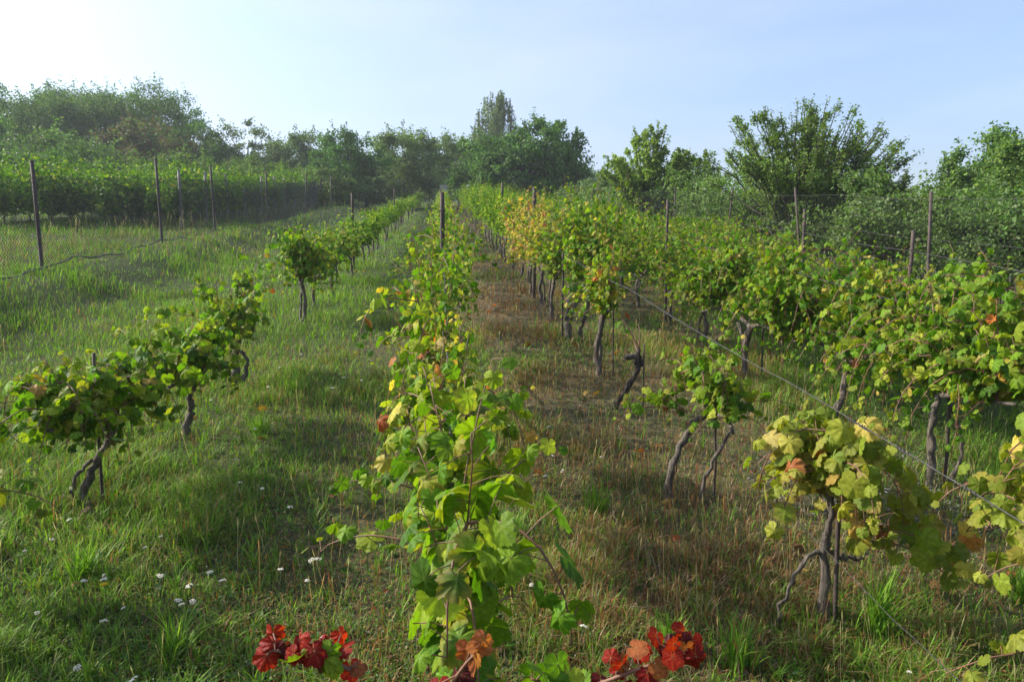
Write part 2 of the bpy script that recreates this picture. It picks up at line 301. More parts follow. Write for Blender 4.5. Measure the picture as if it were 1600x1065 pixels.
vine(gp(XC-.03, 3.7), 1.30, .65, .55, .20, 14, 16, .058, 'tinge', 0, 6, hang=12, hl=.7, thick=.03, droop=.15, label='second grapevine up the central row, a dangling mix of green and withered cream leaves',
     extra=[((.05, .1, .8), (.9, .1, .55), .5, .2, 12), ((.05, .3, .9), (1, .4, .2), .4, .3, 8)])
vine(gp(XC-.02, 5.0), 1.32, .6, .55, .18, 16, 18, .056, 'tinge', 1, 7, hang=10, hl=.7, thick=.03, droop=.12, label='third grapevine up the central row, with a cluster of orange leaves on its left side',
     extra=[((-.1, 0, 1.0), (-.3, 0, .8), .3, .2, 8)])
# nearest vine, mostly below the picture: only red and green tips show
rv = vine(gp(.28, 1.15), 1.05, .55, .35, .22, 5, 12, .062, 'green', 0, 8, thick=.028, droop=.2, label='grapevine at the very bottom edge, only green shoot tips showing beside the crimson leaves',
     extra=[((.0, .1, .62), (.25, .45, .8), .42, .25, 9)])
vine(gp(2.23, 2.15), 1.60, .62, .32, .10, 14, 16, .062, 'olive', 0, 9, hang=10, hl=.8, thick=.03, droop=.10, low=.1, label='tall yellowing grapevine with rust brown leaves, cut off by the right edge of the picture',
     extra=[((-.05, .1, .8), (-.5, .2, -.1), .3, .3, 7), ((-.05, .1, 1.0), (-.15, 0, .6), .4, .1, 9), ((-.05, .1, .5), (-.9, .1, -.1), .42, .2, 7, .05)])
vine(gp(1.80, 3.2), 0.98, .50, .22, .13, 11, 12, .068, 'olive', 0, 10, hang=14, hl=.55, thick=.03, droop=.55, low=.35,
     trunk_pts=[([(0, 0, -.1), (.01, 0, .2), (.0, 0, .4), (.02, 0, .58), (.0, 0, .70)], .019), ([(0.0, 0, .36), (-.1, -.02, .34), (-.2, -.05, .2), (-.28, -.06, .0)], .010), ([(0, 0, .36), (.1, 0, .31), (.2, .0, .31)], .009)],
     extra=[((.05, 0, .62), (.8, .1, .1), .6, .4, 14), ((.05, -.1, .5), (.8, -.3, .0), .6, .3, 13), ((.1, 0, .4), (.9, -.1, .05), .6, .3, 12), ((.1, 0, .5), (.9, .2, .05), .7, .3, 13), ((-.02, 0, .6), (-.3, .1, .6), .5, .8, 11)],
     label='olive yellow grapevine with drooping crown, straight dark trunk and one arched side stem')
vine(gp(1.50, 4.60), 1.08, .62, .4, .30, 11, 15, .048, 'bright', 0, 11, thick=.03, droop=.4,
     trunk_pts=[([(0, 0, -.1), (-.02, 0, .15), (.06, .0, .4), (.18, .02, .56), (.26, .02, .62)], .022), ([(.2, 0, -.1), (.22, 0, .15), (.33, 0, .35), (.42, .03, .5)], .011)],
     hang=5, hl=.45, extra=[((.1, 0, .6), (-.9, 0, .3), .5, .25, 14, .045), ((.1, 0, .6), (-.8, 0, .7), .5, .3, 12, .045), ((.3, 0, .62), (1, .1, .25), .6, .15, 15, .045), ((.3, 0, .62), (1, .1, -.1), .4, .15, 9, .045), ((.28, 0, .6), (.2, .1, 1), .55, .1, 11, .045)],
     label='sparse grapevine leaning right from two bent dark trunks, in front of the bare stump')
# the bare one
b = empty('grapevine', gp(1.72, 6.63), 'dead leafless grapevine stump leaning over the brown grass in the first row right of centre', 'grapevine')
m_ = MB(); rg = np.random.default_rng(3)
m_.tube([(-.16, 0, -.1), (-.13, .01, .02), (-.09, 0, .09), (-.03, .01, .15), (.01, 0, .23), (.06, .01, .30), (.09, 0, .37), (.075, 0, .42), (.10, 0, .47), (.085, 0, .52), (.10, 0, .56), (.10, 0, .575)], [.034, .03, .025, .023, .026, .022, .03, .026, .034, .024, .016, .006], 9, .28, rg)
m_.tube([(.10, 0, .40), (.125, 0, .42), (.13, 0, .46)], [.02, .02, .008], 7, .25, rg)
m_.tube([(.09, 0, .47), (.05, 0, .485), (.0, .01, .475), (-.03, 0, .49), (-.045, 0, .485)], [.02, .017, .020, .012, .005], 8, .25, rg); link('trunk', m_.mesh('trunk', M_BARK), b)
m_.tube([(.12, 0, .46), (.06, 0, .50), (-.0, 0, .50), (-.04, 0, .49)], [.025, .028, .02, .008], 8, .2, rg); link('trunk', m_.mesh('trunk', M_BARK), b)
m2 = MB(); m2.tube([(.08, 0, .56), (.04, 0, .68), (.0, .02, .76), (-.06, .02, .84)], [.008, .006, .005, .003], 6, .1, rg); m2.tube([(.09, 0, .58), (.11, 0, .7), (.09, 0, .8)], [.006, .005, .003], 6, .1, rg); link('twig', m2.mesh('twig', M_CANE), b)
vine(gp(1.72, 7.86), 1.45, .65, .35, .22, 16, 18, .056, 'tinge', 1, 12, hang=8, hl=.7, thick=.036, twin=True, droop=.3, low=.4, lean=(.03, .05), label='grapevine trailing yellow leaves down its trunk, just beyond the bare stump')
vine(gp(1.69, 9.6), 1.93, .72, .6, .25, 35, 26, .050, 'bright', 1, 13, hang=16, hl=.7, thick=.04, twin=True, droop=.15, label='tall broad yellow green grapevine on three curved dark trunks in the first right hand row',
     trunk_pts=[([(0, 0, -.1), (-.04, 0, .2), (.0, 0, .42), (.12, 0, .6), (.22, 0, .68)], .035), ([(.0, 0, -.1), (-.06, 0, .25), (-.04, 0, .5), (-.0, 0, .7)], .028), ([(.12, 0, -.1), (.14, 0, .2), (.22, 0, .45), (.26, 0, .68)], .028)])
vine(gp(3.37, 4.67), 1.48, .56, 1.0, .38, 42, 22, .050, 'bright', 0, 14, hang=40, hl=.9, thick=.026, droop=.35, low=.3,
     trunk_pts=[([(0, 0, -.1), (.01, 0, .2), (-.02, 0, .45), (.03, 0, .65)], .024), ([(0, 0, -.05), (.15, 0, .05), (.23, 0, .2), (.2, .0, .42), (.1, 0, .62)], .014)],
     label='light green grapevine with a looped side stem above the pebbly patch')
vine(gp(3.41, 6.15), 1.55, .52, 1.0, .38, 44, 24, .050, 'green', 1, 15, hang=40, hl=1.0, thick=.032, droop=.3, low=.2, lean=(.25, .1), label='grapevine with a slanting brown trunk just behind the looped stem above the pebbles')
vine(gp(3.36, 7.71), 1.62, .56, .95, .36, 42, 24, .050, 'green', 1, 16, hang=36, hl=1.0, thick=.036, twin=True, droop=.3, low=.2, label='full green grapevine on a thick twisted trunk, third in the second row to the right')
vine(gp(3.45, 3.25), 1.3, .58, .9, .32, 22, 20, .055, 'green', 0, 18, hang=16, hl=.7, thick=.03, droop=.3, label='green grapevine reaching in from the right edge above the twisted wire')
# --- shared shapes for the rest of the rows
protos = {}
def place(kind, x, y, label, group, rng, hs=1.):
    spec = dict(low_g=dict(h=1.30, head=.5, half=.7, width=.28, shoots=17, per=19, hang=6, hl=.4, pal='green', droop=.28, low=.2), low_b=dict(h=1.25, head=.5, half=.7, width=.28, shoots=17, per=19, hang=6, hl=.4, pal='bright', droop=.28, low=.2),
                mid_t=dict(h=1.54, head=.5, half=.7, width=.17, shoots=16, per=18, hang=10, hl=.6, pal='tinge', droop=.15, low=.3), mid_g=dict(h=1.54, head=.5, half=.7, width=.17, shoots=16, per=18, hang=10, hl=.6, pal='bright', droop=.15, low=.3),
                tall_g=dict(h=1.88, head=.66, half=.85, width=.26, shoots=27, per=22, hang=14, hl=.7, pal='green', droop=.2, twin=True, low=.1), tall_b=dict(h=1.88, head=.7, half=.75, width=.22, shoots=26, per=22, hang=14, hl=.7, pal='bright', droop=.2, twin=True, low=.1),
                tall_y=dict(h=1.85, head=.7, half=.75, width=.24, shoots=24, per=22, hang=14, hl=.7, pal='autumn', droop=.2, twin=True, low=.1), wide_g=dict(h=1.62, head=.52, half=.9, width=.36, shoots=28, per=22, hang=20, hl=.95, pal='green', droop=.35, low=.3, twin=True),
                hedge=dict(h=2.3, head=.35, half=.9, width=.25, shoots=30, per=22, pal='dark', droop=.3, low=.5, size=.08, hang=20, hl=1.2), hedge_b=dict(h=2.75, head=.4, half=.9, width=.28, shoots=28, per=24, pal='deep', droop=.3, low=.5, size=.08, hang=22, hl=1.4))[kind]
    lod = 1 if y < 17 and x > -6 else 2; key = (kind, lod); ps = protos.setdefault(key, [])
    lim = 3 if lod == 1 else 3
    loc = gp(x, y)
    if len(ps) < lim:
        s = dict(spec); s['shoots'] = int(s['shoots']*1.2); s.setdefault('size', .047)
        if lod == 2: s['size'] *= 1.12
        if lod == 2 and y > 35: pass
        o = vine(loc, lod=lod, seed=hash_(kind)+len(ps)*17+lod, thick=.03, label=label, group=group, **s); ps.append(o)
    else:
        o = copy_tree(ps[rng.integers(len(ps))]); o.location = loc; tag(o, label, 'grapevine', group)
        if group is None and 'group' in o.keys(): del o['group']
    o.rotation_euler[2] = rng.choice([0, pi])+rng.uniform(-.12, .12); s = rng.uniform(.9, 1.1)
    o.scale = (s, rng.uniform(.95, 1.1), s*hs*rng.uniform(.88, 1.08)); return o
def hash_(s): return sum(ord(c)*(i+3) for i, c in enumerate(s)) % 9973
ORD = ['first', 'second', 'third', 'fourth', 'fifth', 'sixth', 'seventh', 'eighth', 'ninth', 'tenth', 'eleventh', 'twelfth', 'thirteenth', 'fourteenth', 'fifteenth', 'sixteenth']
rg = np.random.default_rng(77)
def fill(x, y0, y1, step, kinds, rowname, k0, far_label, limit, jit=.12, hs=1.):
    y = y0; i = k0
    while y < y1:
        kd = kinds(y) if callable(kinds) else kinds[rg.integers(len(kinds))]
        lab = f'{"yellow and orange" if kd == "tall_y" else "yellow tinged" if kd == "mid_t" else "green"} grapevine, {ORD[i]} from the camera end of {rowname}' if i < limit and i < len(ORD) else far_label
        place(kd, x+rg.uniform(-jit, jit), y+rg.uniform(-.15, .15), lab, None if lab != far_label else far_label.replace('grapevine', 'grapevines').replace('small ', ''), rg, hs)
        y += step*rg.uniform(.9, 1.12); i += 1
g3 = lambda a, p: (lambda y: a[rg.integers(len(a))])
fill(XL, 12.7, 76, 1.45, ['low_g', 'low_b', 'low_g'], 'the left row', 4, 'small green grapevine in the distant half of the left row', 12)
fill(XC, 6.3, 74, 1.4, ['mid_t', 'mid_g', 'mid_g'], 'the central row', 3, 'small grapevine in the distant half of the central row', 12, .06)
fill(X1, 11.2, 78, 1.4, lambda y: 'tall_y' if 12.5 < y < 17.5 else ['tall_b', 'tall_g'][rg.integers(2)], 'the first row right of centre', 6, 'small green grapevine in the distant half of the first row right of centre', 14, .12)
fill(X2, 9.4, 70, 1.5, lambda y: 'wide_g' if y < 18 else ['tall_g', 'tall_b'][rg.integers(2)], 'the second row right of centre', 3, 'small green grapevine in the distant half of the second row right of centre', 12, .12, .98)
fill(X3, 5.8, 50, 1.5, ['wide_g', 'wide_g', 'wide_g'], 'the third row right of centre', 0, 'small green grapevine in the distant half of the third row right of centre', 12, .15, .80)
fill(X4, 15.0, 40, 1.6, ['wide_g', 'wide_g', 'low_b'], 'the outermost row by the right fence', 0, 'green grapevine in the far part of the outermost row by the right fence', 9, .2, .85)
# trellised vineyard beyond the left fence
for q, (xx, ya, yb) in enumerate(((-10.3, 30, 84), (-12.3, 29, 60), (-14.3, 28.5, 50), (-16.4, 28, 46), (-18.6, 28, 44))):
    fill(xx, ya, yb, 1.55, ['hedge', 'hedge_b', 'hedge'], f'the {["nearest", "second", "third", "fourth", "fifth"][q]} trellised row beyond the left fence', 0,
         f'dark green grapevine in the distant part of the {["nearest", "second", "third", "fourth", "fifth"][q]} trellised row beyond the left fence', 6 if q == 0 else 3, .1, 1.0)
# ------------------------------------------------------------------ red leaves by the camera
def spray(loc, pts, m, size, pal, label, seed, edge=None):
    rng = np.random.default_rng(seed); o = empty('vine_shoot', loc, label, 'vine shoot'); pts = np.array(pts, float)
    mm = 10; s_ = np.linspace(0, len(pts)-1, mm); Q = np.stack([np.interp(s_, range(len(pts)), pts[:, i]) for i in range(3)], 1); Q[1:-1] = (Q[:-2]+2*Q[1:-1]+Q[2:])/4
    pb = MB(); pb.tube(Q, np.linspace(.005, .0025, mm), 7)
    t = np.linspace(.15, 1, m)*(mm-1); i = np.minimum(t.astype(int), mm-2); P = Q[i]+(Q[i+1]-Q[i])*(t-i)[:, None]
    off = rng.normal(0, .018, (m, 3))+np.array([0, 0, .014]); P2 = P+off
    for a, c in zip(P, P2): pb.tube([a, c], .0016, 5)
    link('cane', pb.mesh('cane', M_CANE), o)
    N = unit(rng.normal(0, .45, (m, 3))+np.array([-.1, -.75, .45])); T = unit(rng.normal(0, .4, (m, 3))+np.array([0, -.2, -.7]))
    C, _ = pick(rng, m, PAL[pal] if isinstance(pal, str) else pal); V, F, CC, U = leaf_arrays(P2, N, T, size*rng.uniform(.75, 1.2, m), C, L_NEAR, rng, C*.8, 1.0)
    link('foliage', mesh('foliage', V, F, M_NEAR, CC, U, True), o); return o
def pt(px, py, depth):
    d = ray(px, py); return np.array([0, 0, ZC])+d*depth
def spray_px(a, bpt, depth, *args):
    """shoot from a to b (both seen at that depth in metres), held up by the nearest vine"""
    A, B = pt(*a, depth), pt(*bpt, depth*.97); base = A; spray(tuple(base), [(0, 0, 0), tuple((B-A)*.5+np.array([0, 0, .01])), tuple(B-A)], *args)
spray_px((560, 1050), (425, 1015), 1.45, 24, .027, [(RED, 9), (ORANGE, .6), (YGREEN, 1.6)], 'crimson leaved vine shoot at the lower left of the nearest central vine', 21)
spray_px((920, 1075), (1090, 1022), 1.45, 22, .026, [(RED, 6), (ORANGE, 2.2), (GREEN, 1.2)], 'dark red and copper leaved vine shoot at the bottom edge right of the central wire', 22)
spray_px((700, 1075), (760, 1005), 1.6, 8, .032, [(RED, 4), (ORANGE, 5)], 'orange and maroon vine shoot beside the wire at the bottom of the central row', 23)
spray_px((900, 1090), (830, 1060), 1.45, 9, .04, 'green', 'small green vine shoot at the bottom edge between the wire and the copper leaves', 24)
# ------------------------------------------------------------------ stakes, posts, wires
def stake(x, y, h, label, r=.012, mat=None, tilt=(0, 0), name='vine_stake', cat='stake', group=None, knob=True):
    rng = np.random.default_rng(int(abs(x*131+y*17))+1); b = MB(); n = 9; t = np.linspace(0, 1, n)
    P = np.c_[tilt[0]*t*h+rng.normal(0, .002, n), tilt[1]*t*h+rng.normal(0, .002, n), -.2+t*(h+.2)]; b.tube(P, r*(1+.05*rng.normal(0, 1, n)), 7, .06, rng)
    if knob: b.tube([P[-2]+(0, 0, .02), P[-2]+(0, 0, .035)], r*1.35, 7)
    o = link(name, b.mesh(name, mat or M_RUST)); o.location = gp(x, y); return tag(o, label, cat, group)
stake(-2.19, 4.78, 1.02, 'thin rusty rod behind the nearest vine of the left row', .010)
stake(-2.2, 18.5, 1.85, 'dark stake rising above the left row near the third fence post', .03)
stake(-2.15, 34, 1.9, 'dark stake sticking out of the far left row', .03)
stake(.0, 10.6, 1.97, 'thick dark central post standing above the yellow green leaves of the central row', .034)
stake(-.05, 26, 1.95, 'slim dark post further up the central row behind the thick one', .035)
stake(1.84, 3.16, .78, 'ribbed rusty rod tied beside the olive yellow vine', .011)
stake(1.80, 4.62, .62, 'thin dark rod between the two bent trunks of the sparse vine', .008)
stake(1.86, 6.6, .62, 'thin dark rod beside the bare stump', .007)
stake(1.86, 7.84, .8, 'thin rod beside the vine with the trailing yellow leaves', .008)
stake(1.60, 9.7, 1.2, 'dark rod left of the three curved trunks', .014)
stake(1.7, 13.6, 2.05, 'thick rusty post above the dense leaves right of the orange vines', .035)
stake(1.75, 21.5, 2.15, 'dark post above the first right hand row near the orange vines', .035)
stake(3.48, 4.66, .75, 'dark rod beside the looped vine above the pebbles', .012)
stake(3.41, 10.96, 1.88, 'black iron stake in the middle of the second row to the right', .022)
stake(3.5, 7.7, .95, 'thin dark rod by the twisted trunk in the second row to the right', .010)
stake(5.15, 10.1, 1.78, 'dark stake above the third row, left of the lone tall shoot', .024)
stake(5.12, 7.6, 1.62, 'slim dark stake nearest the right edge in the third row', .020)
stake(4.0, 12.6, 1.0, 'short dark stake between the second and third rows', .012)
def wire(pts, label, r=.0022, sag=.03, mat=None, seed=0, wob=.004, name='trellis_wire', knots=()):
    rng = np.random.default_rng(seed+9); b = MB(); P = []
    for a, c in zip(pts[:-1], pts[1:]):
        a, c = np.array(a, float), np.array(c, float); t = np.linspace(0, 1, 22)[:-1, None]; q = a+(c-a)*t; q[:, 2] -= sag*4*(t*(1-t))[:, 0]; P.append(q)
    P = np.concatenate(P+[np.array([pts[-1]], float)]); P[1:-1] += rng.normal(0, wob, (len(P)-2, 3)); P[1:-1] = (P[:-2]+P[1:-1]+P[2:])/3
    b.tube(P, r, 6)
    for kf in knots:            # twisted wire ends and dried tendrils wound round the wire
        i = kf*(len(P)-1); j = int(i); c = P[j]+(P[min(j+1, len(P)-1)]-P[j])*(i-j); d = unit(P[min(j+1, len(P)-1)]-P[j]); A = unit(np.cross(d, [0, 0, 1])); B = np.cross(d, A)
        n = 26; th = np.linspace(0, rng.uniform(5, 8)*pi, n); L = rng.uniform(.03, .08)
        q = c+d*np.linspace(-L, L, n)[:, None]+(r*1.6+rng.uniform(0, .004, n))[:, None]*(A*np.cos(th)[:, None]+B*np.sin(th)[:, None]); b.tube(q, r*.55+.0006, 5)
        e = q[-1]; b.tube([e, e+A*.02*rng.normal()+B*.02*rng.normal()-d*.01, e+rng.normal(0, .02, 3)], r*.4+.0005, 5)
    o = link(name, b.mesh(name, mat or M_WIRE)); return tag(o, label, 'wire')
def wz(x, y, h): return (x, y, float(terr(x, y))+h)
ck = np.random.default_rng(2).uniform(.0, .32, 22)
wire([wz(.045, .25, .80), wz(.035, 1.4, .84), wz(.03, 2.4, .92), wz(.02, 3.9, 1.1), wz(.02, 6, 1.15), wz(0, 10.6, 1.2)], 'thick knotted grey wire running up the middle of the central row', .0042, .01, knots=ck)
wire([wz(0, 10.6, 1.2), wz(0, 26, 1.2), wz(0, 50, 1.2)], 'grey trellis wire in the far part of the central row', .003, .04)
wire([wz(X1+.02, .6, 1.10), wz(X1, 3.2, 1.10), wz(X1, 6.6, 1.12), wz(X1, 9.7, 1.13), wz(X1, 13.6, 1.2)], 'twisted grey wire crossing bare above the sparse vine and the bare stump', .0024, .02, knots=np.random.default_rng(4).uniform(.1, .75, 26))
wire([wz(X1+.02, 1.9, .42), wz(X1, 3.2, .45), wz(X1, 4.6, .47)], 'thin low wire tied to the olive yellow vine', .0015, .02)
wire([wz(X2, 1.5, 1.22), wz(X2, 4.67, 1.23), wz(X2, 7.7, 1.30), wz(X2, 10.96, 1.35)], 'upper grey wire of the second row to the right, bound with dried tendrils', .0026, .02, knots=np.random.default_rng(6).uniform(.2, 1, 26))
wire([wz(X2, 1.5, .80), wz(X2, 4.67, .80), wz(X2, 7.7, .85), wz(X2, 10.96, .9)], 'lower grey wire of the second row to the right', .0022, .02)
wire([wz(X3, 4, 1.35), wz(X3, 7.6, 1.4), wz(X3, 10.1, 1.45), wz(X3, 16, 1.5)], 'grey wire through the top of the third row to the right', .0028, .02, knots=np.random.default_rng(8).uniform(0, 1, 14))
wire([wz(XL, 3.4, .62), wz(XL, 6.1, .64), wz(XL, 7.7, .66), wz(XL, 11.3, .7)], 'thin grey wire along the near left row', .0018, .02)
wire([wz(-.0, 44, 1.9), wz(1.7, 44, 1.95)], 'pale rail wire strung across the top of the rows near the pale block', .02, .0)
# ------------------------------------------------------------------ left chain link fence
lf = empty('chain_link_fence', gp(-7.7, 14.8), 'rusty chain link fence on leaning iron posts along the left side', 'fence'); FX, FY, FZ = lf.location
def flocal(x, y, h): return (x-FX, y-FY, float(terr(x, y))+h-FZ)
for (x, y, h, tl) in ((-7.75, 8.0, 2.0, 0), (-7.62, 14.8, 2.05, -.03), (-7.8, 21.4, 2.3, -.03), (-7.9, 26.6, 2.25, -.03), (-7.8, 34, 2.2, 0), (-7.7, 43, 2.2, .02), (-7.6, 52, 2.2, 0), (-7.6, 60, 2.2, 0), (-7.6, 69, 2.2, 0)):
    b = MB(); p = np.array(flocal(x, y, 0)); b.tube([p+(0, 0, -.3), p+(tl*1, 0, h*.5), p+(tl*h, 0, h)], .038, 8, .04, rg); b.tube([p+(tl*h, 0, h), p+(tl*h, 0, h+.02)], .044, 8); link('post', b.mesh('post', M_RUST), lf)
def chain(x, y0, y1, h, step, r, parent, fl, zoff=.03):
    mb_v = []; mb_f = []; n = 0
    ys = np.arange(y0, y1-h, step); tri = np.array([0, 2.1, 4.2])
    for s in (1, -1):
        a = ys if s > 0 else ys+h
        k = 9; t = np.linspace(0, 1, k)
        Y = a[:, None]+s*t[None]*h; Z = zoff+t[None]*h+0*Y; Xx = np.full_like(Y, x)+.004*s+.03*np.sin(Y*.9)
        Zw = terr(Xx, Y)+Z
        P = np.stack([Xx, Y, Zw], -1)-np.array([FX, FY, FZ]) if fl else np.stack([Xx, Y, Zw], -1)-fl_off
        offs = np.stack([np.cos(tri)*r, 0*tri, np.sin(tri)*r], -1)
        V = P[:, :, None]+offs; m = len(a); V = V.reshape(-1, 3); i = np.arange(m)[:, None, None]*k*3+np.arange(k-1)[None, :, None]*3; j = np.arange(3)[None, None]; j2 = (j+1) % 3
        F = np.stack([i+j, i+j2, i+3+j2, i+3+j], -1).reshape(-1, 4)+n; n += len(V); mb_v.append(V); mb_f.append(F)
    return np.concatenate(mb_v), np.concatenate(mb_f)
V, F = chain(-7.7, 7.5, 48, 1.75, .085, .0034, lf, True); link('wire_mesh', mesh('wire_mesh', V, F, M_WIRE), lf)
b = MB(); rr = np.random.default_rng(12)
yy = np.linspace(7, 30, 70); P = np.array([flocal(-7.45+.22*sm(16, 9, v), v, .10+.05*sin(v*1.3)+.03*sin(v*4.1)) for v in yy]); P += rr.normal(0, .012, P.shape); b.tube(P, .011, 6); P2 = P+rr.normal(0, .012, P.shape)+[.0, 0, .01]; b.tube(P2, .008, 6)
link('bottom_strand', b.mesh('bottom_strand', M_DWIRE), lf)
for hh in (2.0,):
    b = MB(); b.tube([flocal(-7.7, v, hh+.02*sin(v*.7)) for v in np.linspace(7.5, 69, 60)], .004, 5); link('top_wire', b.mesh('top_wire', M_WIRE), lf)
# ------------------------------------------------------------------ right net fence
rf = empty('net_fence', gp(8.6, 11.5), 'tall fence of fine wire netting on thin rusty posts before the right hand bushes', 'fence'); FX, FY, FZ = rf.location
RF = [(8.2, 7.5, 2.0, 0), (8.55, 12.2, 2.03, -.02), (8.75, 17.2, 2.1, -.12), (8.9, 22.5, 2.1, .09), (9.0, 28, 2.1, 0), (9.0, 35, 2.1, .05), (8.9, 42, 2.1, 0), (8.7, 50, 2.1, -.06), (8.5, 58, 2.1, 0)]
for (x, y, h, tl) in RF:
    b = MB(); p = np.array(flocal(x, y, 0)); b.tube([p+(0, 0, -.3), p+(tl*.5*h, 0, h*.5), p+(tl*h, 0, h)], .028, 8, .04, rg); link('post', b.mesh('post', M_RUST), rf)
for hh in (.5, 1.25, 1.95):
    b = MB(); b.tube([np.array(flocal(np.interp(v, [q[1] for q in RF], [q[0]+q[3]*hh for q in RF]), v, hh-.05*abs(sin(v*.62)))) for v in np.linspace(7.5, 58, 90)], .003, 5); link('strand', b.mesh('strand', M_WIRE), rf)
V, F = chain(8.66, 8, 45, 1.9, .10, .0011, rf, True); link('wire_mesh', mesh('wire_mesh', V, F, M_WIRE), rf)
# concrete trellis posts beyond the left fence
for i, yv in enumerate(np.r_[29.4, np.arange(32.4, 84, 3.2)]):
    b = MB(); tx = rg.uniform(-.03, .03); b.tube([(0, 0, -.3), (tx, 0, 1), (tx*2, 0, rg.uniform(1.95, 2.2))], .055, 4, .02, rg)
    o = link('trellis_post', b.mesh('trellis_post', M_CONC)); o.location = gp(-9.95, yv)
    tag(o, f'grey concrete trellis post, {ORD[i]} from the near end of the trellised row' if i < 7 else 'slim grey concrete post in the distant part of the trellised row', 'post', 'concrete posts of the trellised row')
# pale block and bench at the head of the rows
b = MB(); b.box(-.28, .28, -.2, .2, 0, .46); b.box(-.33, .33, -.25, .25, .46, .52); o = link('stone_block', b.mesh('stone_block', M_PALE, False)); x, y, z = gp(.15, 60); o.location = (x, y, z+1.55); tag(o, 'pale stone block on the dark pillar at the far end of the central row', 'stone block')
b = MB(); b.box(-.3, .3, -.22, .22, -.3, 1.55); o = link('stone_pillar', b.mesh('stone_pillar', M_WOOD, False)); o.location = (x, y, z); tag(o, 'dark pillar at the far end of the central row carrying a pale block', 'pillar')
